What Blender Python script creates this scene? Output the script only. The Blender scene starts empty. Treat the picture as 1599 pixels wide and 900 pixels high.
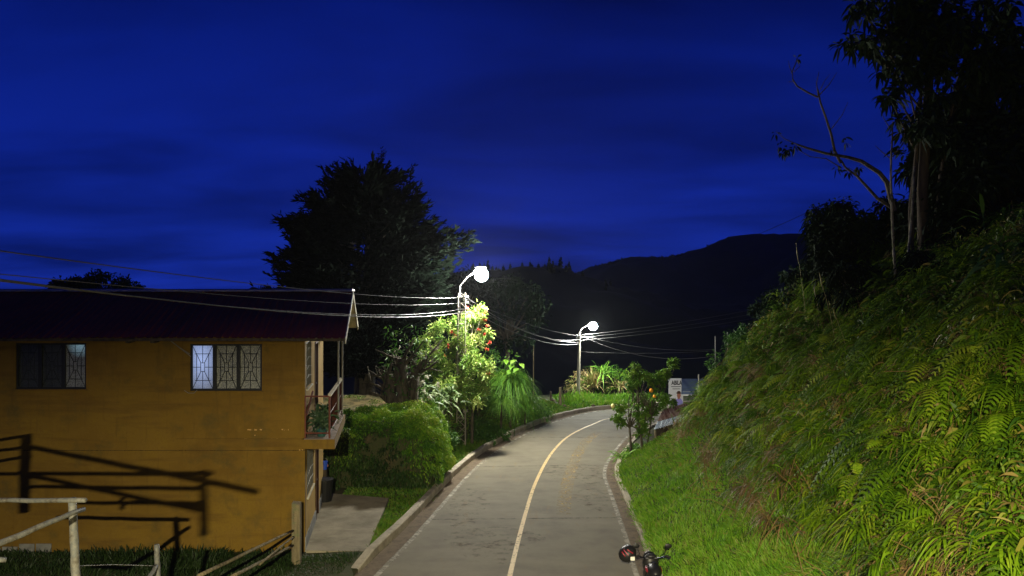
import bpy, math, random
import numpy as np
from mathutils import Vector, Matrix
R = math.radians
rng = np.random.default_rng(7)
random.seed(7)
SC = bpy.context.scene
COL = SC.collection

# ------------------------------------------------------------------ camera, sky, exposure
F = 1155.0                                   # focal length in photo pixels
CAMZ = 6.0
cd = bpy.data.cameras.new('camera'); cam = bpy.data.objects.new('camera', cd); COL.objects.link(cam)
cam.location = (0, 0, CAMZ); cam.rotation_euler = (R(90), 0, 0)
cd.sensor_width = 36; cd.lens = F / 1599 * 36; cd.clip_start = .05; cd.clip_end = 6000
SC.camera = cam
SC.view_settings.view_transform = 'Standard'; SC.view_settings.look = 'None'
SC.view_settings.exposure = 0.0; SC.view_settings.gamma = 1.0; SC.view_settings.use_curve_mapping = False
SC.cycles.max_bounces = 5; SC.cycles.diffuse_bounces = 2; SC.cycles.glossy_bounces = 2
SC.cycles.transmission_bounces = 3; SC.cycles.transparent_max_bounces = 6; SC.cycles.volume_bounces = 0
SC.cycles.sample_clamp_indirect = 3.0
SC.cycles.use_denoising = True

world = bpy.data.worlds.new('World'); SC.world = world; world.use_nodes = True
nt = world.node_tree; nt.nodes.clear()
def N(t, ty, **kw):
    n = t.nodes.new(ty)
    for k, v in kw.items(): setattr(n, k, v)
    return n
wo = N(nt, 'ShaderNodeOutputWorld'); bg = N(nt, 'ShaderNodeBackground')
sky = N(nt, 'ShaderNodeTexSky'); sky.sky_type = 'NISHITA'; sky.sun_disc = False
sky.sun_elevation = R(-2.0); sky.sun_rotation = R(-35); sky.altitude = 1500; sky.ozone_density = 6.0
sky.dust_density = .2
tc = N(nt, 'ShaderNodeTexCoord')
sep = N(nt, 'ShaderNodeSeparateXYZ'); nt.links.new(tc.outputs['Generated'], sep.inputs[0])
# flattened cloud-layer coordinates: direction divided by its height
hz = N(nt, 'ShaderNodeMath', operation='MAXIMUM'); hz.inputs[1].default_value = 0.0
nt.links.new(sep.outputs[2], hz.inputs[0])
hz2 = N(nt, 'ShaderNodeMath', operation='ADD'); hz2.inputs[1].default_value = .16; nt.links.new(hz.outputs[0], hz2.inputs[0])
dv = N(nt, 'ShaderNodeVectorMath', operation='DIVIDE'); cmb = N(nt, 'ShaderNodeCombineXYZ')
for i in range(3): nt.links.new(hz2.outputs[0], cmb.inputs[i])
nt.links.new(tc.outputs['Generated'], dv.inputs[0]); nt.links.new(cmb.outputs[0], dv.inputs[1])
mp = N(nt, 'ShaderNodeMapping'); mp.inputs['Scale'].default_value = (.5, .85, 0.3); mp.inputs['Location'].default_value = (1.9, .4, 0)
mp.inputs['Rotation'].default_value = (0, 0, R(12))
nt.links.new(dv.outputs[0], mp.inputs[0])
cn = N(nt, 'ShaderNodeTexNoise'); cn.inputs['Scale'].default_value = 1.5; cn.inputs['Detail'].default_value = 7
cn.inputs['Roughness'].default_value = .5; cn.inputs['Distortion'].default_value = .35
nt.links.new(mp.outputs[0], cn.inputs['Vector'])
cr = N(nt, 'ShaderNodeMapRange'); cr.inputs['From Min'].default_value = .34; cr.inputs['From Max'].default_value = .66
cr.inputs['To Min'].default_value = .40; cr.inputs['To Max'].default_value = .98
nt.links.new(cn.outputs['Fac'], cr.inputs['Value'])
# dusk gradient of the sky by elevation, added to a little of the physical sky
gr = N(nt, 'ShaderNodeValToRGB'); e = gr.color_ramp.elements
e[0].position = 0.0; e[0].color = (.006, .026, .34, 1)
e[1].position = 1.0; e[1].color = (.0004, .003, .07, 1)
for p, c in ((.16, (.0035, .017, .27)), (.38, (.0009, .0075, .145)), (.7, (.0005, .004, .09))):
    x = gr.color_ramp.elements.new(p); x.color = (*c, 1)
nt.links.new(hz.outputs[0], gr.inputs[0])
skm = N(nt, 'ShaderNodeMix', data_type='RGBA', blend_type='ADD'); skm.inputs[0].default_value = .004
nt.links.new(gr.outputs[0], skm.inputs[6]); nt.links.new(sky.outputs[0], skm.inputs[7])
ml = N(nt, 'ShaderNodeMix', data_type='RGBA', blend_type='MULTIPLY'); ml.inputs[0].default_value = 1
nt.links.new(skm.outputs[2], ml.inputs[6]); nt.links.new(cr.outputs[0], ml.inputs[7])
nt.links.new(ml.outputs[2], bg.inputs[0]); bg.inputs[1].default_value = 1.0
nt.links.new(bg.outputs[0], wo.inputs[0])

# ------------------------------------------------------------------ helpers
def zr(y):
    y = np.asarray(y, float)
    t = np.clip(y - 40, 0, 25)
    return -.035 * y - .00252 * t * t - np.clip(y - 65, 0, 60) * .05
def gp(px, py):
    """photo pixel -> point on the road's surface"""
    Y = 1155 * 6 / (py - 490.0)
    for _ in range(30):
        Y = 1155 * (6 - float(zr(Y))) / (py - 450.0) * .5 + Y * .5
    return np.array([(px - 799.5) / F * Y, Y, float(zr(Y))])
def W(px, py, Y):
    return Vector(((px - 799.5) / F * Y, Y, CAMZ - (py - 450) / F * Y))

def mat(name, color, rough=.8, metal=0, spec=.3, noise=None, bump=0, bscale=20, emit=None, estr=0, rnd=None, trans=0, alpha_noise=None, coat=0):
    """noise = (scale, color2, lo, hi); rnd = (c0, c1, c2) by the per-leaf attribute"""
    m = bpy.data.materials.new(name); m.use_nodes = True; t = m.node_tree
    b = t.nodes['Principled BSDF']; out = t.nodes['Material Output']
    b.inputs['Base Color'].default_value = (*color, 1); b.inputs['Roughness'].default_value = rough
    b.inputs['Metallic'].default_value = metal; b.inputs['Specular IOR Level'].default_value = spec
    b.inputs['Coat Weight'].default_value = coat
    tcn = N(t, 'ShaderNodeTexCoord')
    last = None
    if rnd:
        at = N(t, 'ShaderNodeAttribute'); at.attribute_name = 'rnd'
        rp = N(t, 'ShaderNodeValToRGB'); t.links.new(at.outputs['Fac'], rp.inputs[0])
        el = rp.color_ramp.elements; el[0].color = (*rnd[0], 1); el[1].color = (*rnd[-1], 1)
        for i in range(1, len(rnd) - 1):
            q = rp.color_ramp.elements.new(i / (len(rnd) - 1)); q.color = (*rnd[i], 1)
        last = rp.outputs[0]
    if noise:
        if isinstance(noise, tuple): noise = [noise]
        for (sc_, c2, lo, hi) in noise:
            nz = N(t, 'ShaderNodeTexNoise'); nz.inputs['Detail'].default_value = 6; nz.inputs['Roughness'].default_value = .62
            if isinstance(sc_, tuple):
                mpn = N(t, 'ShaderNodeMapping'); mpn.inputs['Scale'].default_value = sc_; nz.inputs['Scale'].default_value = 1
                t.links.new(tcn.outputs['Object'], mpn.inputs[0]); t.links.new(mpn.outputs[0], nz.inputs['Vector'])
            else:
                nz.inputs['Scale'].default_value = sc_; t.links.new(tcn.outputs['Object'], nz.inputs['Vector'])
            mr = N(t, 'ShaderNodeMapRange'); mr.inputs['From Min'].default_value = lo; mr.inputs['From Max'].default_value = hi
            t.links.new(nz.outputs['Fac'], mr.inputs['Value'])
            mx = N(t, 'ShaderNodeMix', data_type='RGBA'); t.links.new(mr.outputs[0], mx.inputs[0])
            mx.inputs[7].default_value = (*c2, 1)
            if last is None: mx.inputs[6].default_value = (*color, 1)
            else: t.links.new(last, mx.inputs[6])
            last = mx.outputs[2]
    if last is not None: t.links.new(last, b.inputs['Base Color'])
    if bump:
        nz = N(t, 'ShaderNodeTexNoise'); nz.inputs['Scale'].default_value = bscale; nz.inputs['Detail'].default_value = 5
        t.links.new(tcn.outputs['Object'], nz.inputs['Vector'])
        bp = N(t, 'ShaderNodeBump'); bp.inputs['Strength'].default_value = bump; bp.inputs['Distance'].default_value = .03
        t.links.new(nz.outputs['Fac'], bp.inputs['Height']); t.links.new(bp.outputs[0], b.inputs['Normal'])
    if emit:
        b.inputs['Emission Color'].default_value = (*emit, 1); b.inputs['Emission Strength'].default_value = estr
    sh = b.outputs[0]
    if trans:
        tl = N(t, 'ShaderNodeBsdfTranslucent')
        if last is not None: t.links.new(last, tl.inputs[0])
        else: tl.inputs[0].default_value = (*color, 1)
        ms = N(t, 'ShaderNodeMixShader'); ms.inputs[0].default_value = trans
        t.links.new(sh, ms.inputs[1]); t.links.new(tl.outputs[0], ms.inputs[2]); sh = ms.outputs[0]
    if alpha_noise:                                 # worn paint: holes where the noise is low
        sc_, lo, hi = alpha_noise
        nz = N(t, 'ShaderNodeTexNoise'); nz.inputs['Scale'].default_value = sc_; nz.inputs['Detail'].default_value = 8
        nz.inputs['Roughness'].default_value = .7
        t.links.new(tcn.outputs['Object'], nz.inputs['Vector'])
        mr = N(t, 'ShaderNodeMapRange'); mr.inputs['From Min'].default_value = lo; mr.inputs['From Max'].default_value = hi
        t.links.new(nz.outputs['Fac'], mr.inputs['Value'])
        tp = N(t, 'ShaderNodeBsdfTransparent'); ms = N(t, 'ShaderNodeMixShader')
        t.links.new(mr.outputs[0], ms.inputs[0]); t.links.new(tp.outputs[0], ms.inputs[1]); t.links.new(sh, ms.inputs[2]); sh = ms.outputs[0]
    if sh is not b.outputs[0]: t.links.new(sh, out.inputs[0])
    return m

class MB:
    """collects geometry for ONE mesh object"""
    def __init__(s): s.v = []; s.q = []; s.t = []; s.r = []; s.n = 0; s.qm = []; s.tm = []
    def add(s, v, quads=None, tris=None, rnd=None, mi=0):
        v = np.asarray(v, float).reshape(-1, 3)
        if quads is not None and len(quads):
            q = np.asarray(quads, int).reshape(-1, 4) + s.n; s.q.append(q); s.qm.append(np.full(len(q), mi))
        if tris is not None and len(tris):
            q = np.asarray(tris, int).reshape(-1, 3) + s.n; s.t.append(q); s.tm.append(np.full(len(q), mi))
        s.v.append(v); s.r.append(np.full(len(v), .5) if rnd is None else np.broadcast_to(rnd, len(v))); s.n += len(v)
    def box(s, x0, x1, y0, y1, z0, z1, mi=0):
        s.hexa([(x0, y0), (x1, y0), (x1, y1), (x0, y1)], z0, z1, mi)
    def hexa(s, quad, z0, z1, mi=0):
        """prism over a 4-gon footprint (counter-clockwise); z0/z1 number or 4 numbers"""
        a = z0 if hasattr(z0, '__len__') else [z0] * 4; b = z1 if hasattr(z1, '__len__') else [z1] * 4
        v = [(quad[i][0], quad[i][1], a[i]) for i in range(4)] + [(quad[i][0], quad[i][1], b[i]) for i in range(4)]
        s.add(v, [(3, 2, 1, 0), (4, 5, 6, 7), (0, 1, 5, 4), (1, 2, 6, 5), (2, 3, 7, 6), (3, 0, 4, 7)], mi=mi)
    def tube(s, pts, rad, n=6, mi=0, rnd=None, cap=True):
        P = np.array([tuple(p) for p in pts], float); m = len(P)
        rad = np.broadcast_to(np.asarray(rad, float), m)
        T = np.gradient(P, axis=0); T /= np.linalg.norm(T, axis=1)[:, None] + 1e-9
        up = np.array([0, 0, 1.]) if abs(T[0][2]) < .9 else np.array([1., 0, 0])
        A = np.cross(T, up); A /= np.linalg.norm(A, axis=1)[:, None] + 1e-9
        B = np.cross(A, T)
        th = np.linspace(0, 2 * math.pi, n, endpoint=False)
        V = P[:, None] + rad[:, None, None] * (np.cos(th)[None, :, None] * A[:, None] + np.sin(th)[None, :, None] * B[:, None])
        i = np.arange(m - 1)[:, None] * n; j = np.arange(n)[None]; k = (j + 1) % n
        q = np.stack([i + j, i + k, i + n + k, i + n + j], -1).reshape(-1, 4)
        tr = []
        V = V.reshape(-1, 3)
        if cap:
            V = np.vstack([V, P[0], P[-1]]); c0, c1 = m * n, m * n + 1
            tr = [(c0, (a + 1) % n, a) for a in range(n)] + [(c1, (m - 1) * n + a, (m - 1) * n + (a + 1) % n) for a in range(n)]
        s.add(V, q, tr, rnd=rnd, mi=mi)
    def ball(s, c, r, n=12, m=8, mi=0, M=None):
        r = r if hasattr(r, '__len__') else (r, r, r)
        th = np.linspace(0, math.pi, m + 1); ph = np.linspace(0, 2 * math.pi, n, endpoint=False)
        V = np.stack([np.sin(th)[:, None] * np.cos(ph), np.sin(th)[:, None] * np.sin(ph), np.cos(th)[:, None] * np.ones(n)], -1) * np.array(r)
        V = V.reshape(-1, 3)
        if M is not None: V = V @ np.array(M.to_3x3()).T
        V = V + np.array(tuple(c))
        i = np.arange(m)[:, None] * n; j = np.arange(n)[None]; k = (j + 1) % n
        s.add(V, np.stack([i + j, i + n + j, i + n + k, i + k], -1).reshape(-1, 4), mi=mi)
    def blades(s, P, D, L, Wd, bend=.3, prof=(.6, 1, .7, .05), side=None, rnd=None, mi=0, curl=None):
        """N tapered curved leaves; P,D (N,3); L,Wd,bend (N,)"""
        P = np.asarray(P, float).reshape(-1, 3); n = len(P)
        if n == 0: return
        D = np.asarray(D, float).reshape(-1, 3); D = D / (np.linalg.norm(D, axis=1)[:, None] + 1e-9)
        L = np.broadcast_to(np.asarray(L, float), n); Wd = np.broadcast_to(np.asarray(Wd, float), n)
        bend = np.broadcast_to(np.asarray(bend, float), n)
        if side is None:
            side = np.cross(D, rng.normal(size=(n, 3)))
        side = side / (np.linalg.norm(side, axis=1)[:, None] + 1e-9)
        k = len(prof); t = np.linspace(0, 1, k)
        g = np.array([0, 0, -1.])
        C = P[:, None] + D[:, None] * (L[:, None] * t)[..., None] + g * (bend[:, None] * L[:, None] * t ** 2)[..., None]
        h = side[:, None] * (Wd[:, None] * np.array(prof) * .5)[..., None]
        V = np.stack([C - h, C + h], 2).reshape(-1, 3)
        i = (np.arange(n) * 2 * k)[:, None] + np.arange(k - 1)[None] * 2
        q = np.stack([i, i + 1, i + 3, i + 2], -1).reshape(-1, 4)
        if rnd is None: rnd = rng.random(n)
        s.add(V, q, rnd=np.repeat(rnd, 2 * k), mi=mi)
    def build(s, name, mats, parent=None, smooth=False):
        if not isinstance(mats, (list, tuple)): mats = [mats]
        V = np.vstack(s.v) if s.v else np.zeros((0, 3))
        Q = np.vstack(s.q) if s.q else np.zeros((0, 4), int); T = np.vstack(s.t) if s.t else np.zeros((0, 3), int)
        qm = np.concatenate(s.qm) if s.qm else np.zeros(0, int); tm = np.concatenate(s.tm) if s.tm else np.zeros(0, int)
        me = bpy.data.meshes.new(name)
        me.vertices.add(len(V)); me.vertices.foreach_set('co', V.astype(np.float32).ravel())
        me.loops.add(Q.size + T.size); me.loops.foreach_set('vertex_index', np.concatenate([Q.ravel(), T.ravel()]).astype(np.int32))
        me.polygons.add(len(Q) + len(T))
        st = np.concatenate([np.arange(len(Q)) * 4, len(Q) * 4 + np.arange(len(T)) * 3]).astype(np.int32)
        me.polygons.foreach_set('loop_start', st)
        me.polygons.foreach_set('material_index', np.concatenate([qm, tm]).astype(np.int32))
        me.polygons.foreach_set('use_smooth', np.full(len(Q) + len(T), smooth))
        a = me.attributes.new('rnd', 'FLOAT', 'POINT'); a.data.foreach_set('value', np.concatenate(s.r).astype(np.float32))
        for m in mats: me.materials.append(m)
        me.update(calc_edges=True)
        o = bpy.data.objects.new(name, me); COL.objects.link(o)
        if parent is not None: o.parent = parent; o.matrix_parent_inverse = Matrix.Translation(-Vector(parent.location)) if parent.parent is None and parent.type == 'EMPTY' else Matrix()
        return o

def tag(o, label=None, cat=None, group=None, kind=None):
    if label: o['label'] = label
    if cat: o['category'] = cat
    if group: o['group'] = group
    if kind: o['kind'] = kind
    return o
def thing(name, loc, label, cat, group=None):
    o = bpy.data.objects.new(name, None); COL.objects.link(o); o.location = tuple(loc); o.empty_display_size = .2
    return tag(o, label, cat, group)
def S(o): return tag(o, kind='structure')
def dirs(n, up=0., spread=1.):
    d = rng.normal(size=(n, 3)) * spread; d[:, 2] += up
    return d / (np.linalg.norm(d, axis=1)[:, None] + 1e-9)
def smooth(a, b, x):
    t = np.clip((np.asarray(x, float) - a) / (b - a), 0, 1); return t * t * (3 - 2 * t)
def vnoise(x, y, s=1.0, seed=0):
    """cheap smooth value noise in -1..1"""
    x = np.asarray(x, float) / s + seed * 17.3; y = np.asarray(y, float) / s + seed * 9.1
    xi = np.floor(x); yi = np.floor(y); fx = x - xi; fy = y - yi; fx = fx * fx * (3 - 2 * fx); fy = fy * fy * (3 - 2 * fy)
    h = lambda a, b: np.modf(np.abs(np.sin(a * 127.1 + b * 311.7) * 43758.5453))[0] * 2 - 1
    return (h(xi, yi) * (1 - fx) + h(xi + 1, yi) * fx) * (1 - fy) + (h(xi, yi + 1) * (1 - fx) + h(xi + 1, yi + 1) * fx) * fy

# ------------------------------------------------------------------ materials
M = {}
M['road'] = mat('road', (.165, .148, .098), .82, noise=[(1.3, (.12, .103, .07), .42, .7), ((.3, 1.2, 1), (.20, .176, .12), .5, .8), (34, (.13, .112, .085), .52, .8), ((2.5, .5, 1), (.17, .13, .07), .6, .74)], bump=.12, bscale=60)
M['dirt'] = mat('dirt', (.16, .12, .075), .95, noise=[(5, (.08, .06, .04), .4, .7), (22, (.25, .2, .13), .58, .8)], bump=.5, bscale=25)
M['concrete'] = mat('concrete', (.42, .37, .27), .9, noise=[(2.2, (.16, .14, .1), .42, .75), (14, (.42, .37, .28), .55, .8)], bump=.3, bscale=30)
M['slab'] = mat('slab', (.27, .24, .17), .85, noise=[(1.2, (.14, .12, .08), .42, .7), ((1, 4, 1), (.34, .3, .22), .55, .8), (25, (.17, .15, .1), .55, .8)], bump=.3, bscale=40)
M['white_paint'] = mat('white_paint', (.38, .35, .27), .7, alpha_noise=(3, .36, .62), noise=(9, (.3, .26, .18), .4, .7))
M['white_solid'] = mat('white_solid', (.6, .56, .46), .7, alpha_noise=(9, .33, .42))
M['yellow_paint'] = mat('yellow_paint', (.62, .46, .2), .6, alpha_noise=(7, .28, .5), noise=(7, (.5, .34, .13), .5, .75))
M['yellow_worn'] = mat('yellow_worn', (.42, .28, .07), .7, alpha_noise=(7, .5, .66))
M['stain'] = mat('stain', (.15, .11, .06), .9, alpha_noise=(3.5, .52, .85))
M['joint'] = mat('joint', (.09, .08, .06), .9, alpha_noise=(4, .42, .7))
M['ground'] = mat('ground', (.045, .05, .02), 1, noise=[(1.5, (.075, .055, .03), .5, .7), (9, (.03, .045, .012), .45, .7)], bump=.6, bscale=12)
M['yard'] = mat('yard', (.17, .125, .05), 1, noise=[(1.5, (.07, .07, .025), .4, .62)], bump=.4, bscale=15, alpha_noise=(.9, .38, .5))
M['hill'] = mat('hill', (.012, .022, .016), 1, noise=(.05, (.02, .032, .02), .4, .7), bump=.6, bscale=.2)
M['far_leaf'] = mat('far_leaf', (.012, .022, .014), 1, rnd=((.008, .016, .01), (.016, .03, .018)))
M['wall'] = mat('wall', (.20, .120, .012), .92, noise=[(.5, (.145, .080, .009), .35, .66), (3, (.19, .112, .015), .45, .7), ((.5, 1, 4), (.115, .062, .009), .5, .74), (1.6, (.10, .07, .015), .54, .72), (18, (.16, .094, .013), .5, .75), ((7, 7, .7), (.12, .068, .01), .56, .78)], bump=.22, bscale=9)
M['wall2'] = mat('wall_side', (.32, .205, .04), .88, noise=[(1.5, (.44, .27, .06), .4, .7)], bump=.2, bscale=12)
M['crack'] = mat('crack', (.06, .035, .01), .95, alpha_noise=(4, .3, .5))
M['plaster'] = mat('plaster', (.60, .36, .12), .9, alpha_noise=(16, .5, .54))
M['plinth'] = mat('plinth', (.22, .22, .2), .9, noise=(5, (.12, .12, .11), .4, .7))
M['roof'] = mat('roof', (.17, .028, .03), .7, spec=.1, noise=[(.7, (.10, .02, .024), .45, .7), (5, (.2, .05, .045), .6, .85), ((3, .25, 1), (.08, .02, .02), .52, .7)], bump=.1, bscale=5)
M['ridgecap'] = mat('ridge_cap', (.3, .3, .33), .5, metal=.3, noise=(3, (.14, .12, .14), .4, .7))
M['soffit'] = mat('soffit', (.6, .56, .4), .8, noise=(4, (.42, .38, .26), .45, .7))
M['frame'] = mat('frame', (.016, .018, .018), .5)
M['brown_metal'] = mat('brown_metal', (.15, .045, .028), .6, noise=(9, (.08, .03, .02), .45, .7))
M['brown_wood'] = mat('brown_wood', (.085, .04, .022), .7, noise=((8, 8, 1), (.05, .025, .014), .4, .7))
M['floor_concrete'] = mat('floor_concrete', (.34, .27, .21), .85, noise=(5, (.2, .16, .12), .4, .7))
M['bamboo_white'] = mat('bamboo_white', (.085, .09, .088), .6, noise=[(5, (.05, .042, .03), .48, .64), (22, (.14, .135, .115), .4, .7)], bump=.15, bscale=30)
M['old_wood'] = mat('old_wood', (.22, .18, .1), .9, noise=[((14, 14, 1.5), (.08, .065, .04), .4, .68), (5, (.13, .15, .07), .55, .75)], bump=.6, bscale=25)
M['dark_wood'] = mat('dark_wood', (.07, .055, .035), .9, noise=((10, 10, 1), (.03, .025, .018), .4, .7), bump=.5, bscale=20)
M['bark'] = mat('bark', (.10, .085, .06), .95, noise=[((9, 9, 2), (.035, .03, .02), .42, .62), (4, (.07, .085, .035), .55, .75)], bump=.9, bscale=14)
M['bark_pale'] = mat('bark_pale', (.26, .24, .17), .9, noise=[((5, 5, 4), (.07, .065, .04), .45, .6), (9, (.13, .16, .06), .52, .7)], bump=.6, bscale=14)
M['galv'] = mat('galvanised', (.22, .22, .2), .6, metal=.2, noise=(8, (.25, .22, .17), .45, .75))
M['pole_conc'] = mat('pole_concrete', (.27, .25, .2), .8, noise=(5, (.3, .27, .2), .45, .7))
M['cable'] = mat('cable', (.045, .045, .045), .5)
M['cable_dark'] = mat('cable_dark', (.04, .04, .045), .6)
M['lamp_body'] = mat('lamp_body', (.03, .03, .03), .5, metal=.4)
M['lamp1'] = mat('lamp_glow', (1, 1, 1), .3, emit=(1, .965, .86), estr=1800)
M['lamp2'] = mat('lamp_glow_far', (1, 1, 1), .3, emit=(.97, 1, .90), estr=1150)
M['tin_roof'] = mat('tin_roof', (.10, .14, .2), .6, noise=[((1, 6, 1), (.06, .08, .12), .45, .7)])
M['tin_blue'] = mat('tin_blue', (.62, .70, .74), .6, noise=[((1, 6, 1), (.42, .5, .54), .45, .7)])
M['tin_rust'] = mat('tin_rust', (.34, .24, .19), .75, noise=[((9, 1, 1), (.13, .06, .04), .42, .6), ((14, .7, 1), (.5, .46, .4), .58, .72)])
M['cream'] = mat('cream_wall', (.5, .48, .36), .9, noise=(4, (.36, .34, .25), .45, .7))
M['black_plastic'] = mat('black_plastic', (.012, .012, .013), .42, spec=.3)
M['black_rubber'] = mat('black_rubber', (.012, .012, .012), .8)
M['red_paint'] = mat('red_paint', (.25, .012, .025), .35)
M['pink_decal'] = mat('pink_decal', (.4, .06, .1), .4)
M['chrome'] = mat('chrome', (.22, .22, .24), .3, metal=1)
M['plate'] = mat('plate', (.75, .74, .68), .5)
M['pot_green'] = mat('pot_green', (.02, .08, .07), .5)
M['blue_plastic'] = mat('blue_plastic', (.03, .09, .55), .45)
M['terracotta'] = mat('terracotta', (.55, .25, .16), .8)
M['orange'] = mat('orange_fruit', (.85, .33, .02), .5)
M['yellow_fruit'] = mat('yellow_fruit', (.85, .75, .3), .5)
M['poster_white'] = mat('poster_white', (.78, .8, .8), .6)
M['ink'] = mat('ink', (.02, .02, .025), .6)
M['lilac'] = mat('lilac', (.33, .3, .75), .7)
M['skin_print'] = mat('skin_print', (.45, .2, .13), .7)
M['sign_green'] = mat('sign_green', (.45, .68, .55), .5)
# leaves
def leaf(name, *c, trans=.25, rough=.55, spec=.35): M[name] = mat(name, c[0], rough, spec=spec, rnd=c, trans=trans)
leaf('grass_bright', (.05, .15, .008), (.11, .28, .012), (.18, .34, .02), (.24, .27, .06))
leaf('grass_mid', (.035, .11, .009), (.07, .18, .012), (.12, .21, .018), (.18, .18, .04))
leaf('grass_shaded', (.012, .03, .006), (.02, .045, .008), (.03, .055, .01))
leaf('grass_mixed', (.022, .07, .006), (.055, .13, .008), (.11, .18, .012), (.19, .18, .03), (.24, .14, .05))
leaf('bank_leaf', (.02, .07, .004), (.06, .14, .006), (.11, .20, .008), (.20, .22, .02), (.24, .17, .05))
leaf('tuft', (.03, .08, .003), (.09, .18, .004), (.15, .26, .008), (.25, .32, .02), spec=.15)
leaf('fern', (.02, .10, .008), (.035, .15, .01), (.06, .19, .012))
leaf('dead', (.11, .07, .026), (.2, .13, .048), (.29, .20, .085), trans=.1)
leaf('broad_bright', (.07, .2, .015), (.13, .28, .02), (.18, .32, .04))
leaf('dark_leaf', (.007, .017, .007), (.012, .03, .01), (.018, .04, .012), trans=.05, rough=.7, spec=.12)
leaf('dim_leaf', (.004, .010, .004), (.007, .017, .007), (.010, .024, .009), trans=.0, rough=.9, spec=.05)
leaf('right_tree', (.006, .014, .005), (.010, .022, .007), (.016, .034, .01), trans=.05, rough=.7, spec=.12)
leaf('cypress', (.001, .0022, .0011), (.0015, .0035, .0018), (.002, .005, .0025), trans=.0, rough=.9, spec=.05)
leaf('mound', (.025, .09, .006), (.08, .21, .010), (.18, .34, .018), (.30, .38, .045))
leaf('creeper_shaded', (.008, .025, .005), (.018, .05, .008), (.035, .085, .012), (.07, .10, .03))
leaf('yellowgreen', (.06, .15, .02), (.16, .29, .04), (.30, .40, .08), (.42, .42, .16), trans=.4)
leaf('pale_leaf', (.06, .12, .035), (.13, .21, .07), (.24, .30, .13))
leaf('red_flower', (.5, .03, .03), (.65, .12, .05))
leaf('white_flower', (.5, .5, .4), (.7, .68, .5))
leaf('reed', (.10, .17, .03), (.22, .25, .06), (.38, .28, .12), (.45, .31, .15))
leaf('pampas', (.04, .14, .01), (.08, .22, .014), (.15, .28, .02))
leaf('citrus', (.035, .10, .008), (.08, .18, .014), (.17, .27, .03), rough=.4)
leaf('shrub_mid', (.02, .07, .008), (.04, .12, .012), (.08, .16, .018))
leaf('balcony_leaf', (.02, .05, .02), (.05, .1, .04), (.1, .14, .08))

# ------------------------------------------------------------------ road centre, edges
Lpx = [(585, 897), (654, 826), (740, 731), (800, 688), (853, 663), (888, 652), (928, 643), (955, 640)]
Ledge = [tuple(gp(*p)[:2]) for p in Lpx]
s0 = (Ledge[1][0] - Ledge[0][0]) / (Ledge[1][1] - Ledge[0][1])
Ledge = [(Ledge[0][0] - s0 * k_, Ledge[0][1] - k_) for k_ in (34, 22, 12, 5)] + Ledge + [(9.3, 49.5), (14, 52.5), (24, 55), (45, 56)]
Rpx = [(998, 895), (983, 844), (958.7, 775), (947.7, 746), (949, 729), (958, 712), (975, 690)]
Redge = [tuple(gp(*p)[:2]) for p in Rpx]
Redge = [(Redge[0][0] - .016 * k_, Redge[0][1] - k_) for k_ in (34, 22, 12, 5)] + Redge + [(6.3, 37.6), (8.0, 41), (11.5, 44.2), (17, 46.5), (26, 48), (45, 49)]
def resample(P, n):
    P = np.array(P, float)
    # Catmull-Rom
    Q = [P[0] * 2 - P[1]] + list(P) + [P[-1] * 2 - P[-2]]; out = []
    for i in range(1, len(Q) - 2):
        for t in np.linspace(0, 1, 12, endpoint=False):
            a, b, c, d = Q[i - 1], Q[i], Q[i + 1], Q[i + 2]
            out.append(.5 * ((2 * b) + (-a + c) * t + (2 * a - 5 * b + 4 * c - d) * t * t + (-a + 3 * b - 3 * c + d) * t ** 3))
    out.append(P[-1]); out = np.array(out)
    s = np.r_[0, np.cumsum(np.linalg.norm(np.diff(out, axis=0), axis=1))]
    u = np.linspace(0, s[-1], n)
    return np.stack([np.interp(u, s, out[:, 0]), np.interp(u, s, out[:, 1])], 1)
NR = 400
LE = resample(Ledge, NR); RE = resample(Redge, NR)
def offs(E, d):
    T = np.gradient(E, axis=0); T /= np.linalg.norm(T, axis=1)[:, None]
    return E + np.stack([T[:, 1], -T[:, 0]], 1) * d          # +d = to the right of travel
def strip(mb, A, B, dz, mi=0, za=None, zb=None):
    n = len(A)
    za = zr(A[:, 1]) + dz if za is None else za; zb = zr(B[:, 1]) + dz if zb is None else zb
    V = np.vstack([np.c_[A, za], np.c_[B, zb]]); i = np.arange(n - 1)
    mb.add(V, np.stack([i, i + n, i + n + 1, i + 1], 1), mi=mi)

LK = offs(LE, -.42); RK = offs(RE, .34)                      # kerb faces
def near_exact(x, y, E, _=0):
    """signed distance to polyline (right positive) and the y of the nearest point"""
    shp = np.shape(x); x = np.ravel(x); y = np.ravel(y); A = E[:-1:2]; B = np.vstack([E[2::2], E[-1:]])[:len(A)]
    best = np.full(x.shape, 1e9); sg = np.zeros(x.shape); ny = np.zeros(x.shape)
    for a, b in zip(A, B):
        ab = b - a; l2 = ab @ ab
        if l2 < 1e-9: continue
        t = np.clip(((x - a[0]) * ab[0] + (y - a[1]) * ab[1]) / l2, 0, 1)
        dx = x - a[0] - t * ab[0]; dy = y - a[1] - t * ab[1]; d = np.hypot(dx, dy)
        m = d < best
        cr_ = ab[0] * dy - ab[1] * dx
        best = np.where(m, d, best); sg = np.where(m, np.where(cr_ < 0, d, -d), sg); ny = np.where(m, a[1] + t * ab[1], ny)
    return sg.reshape(shp), ny.reshape(shp)

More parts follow.
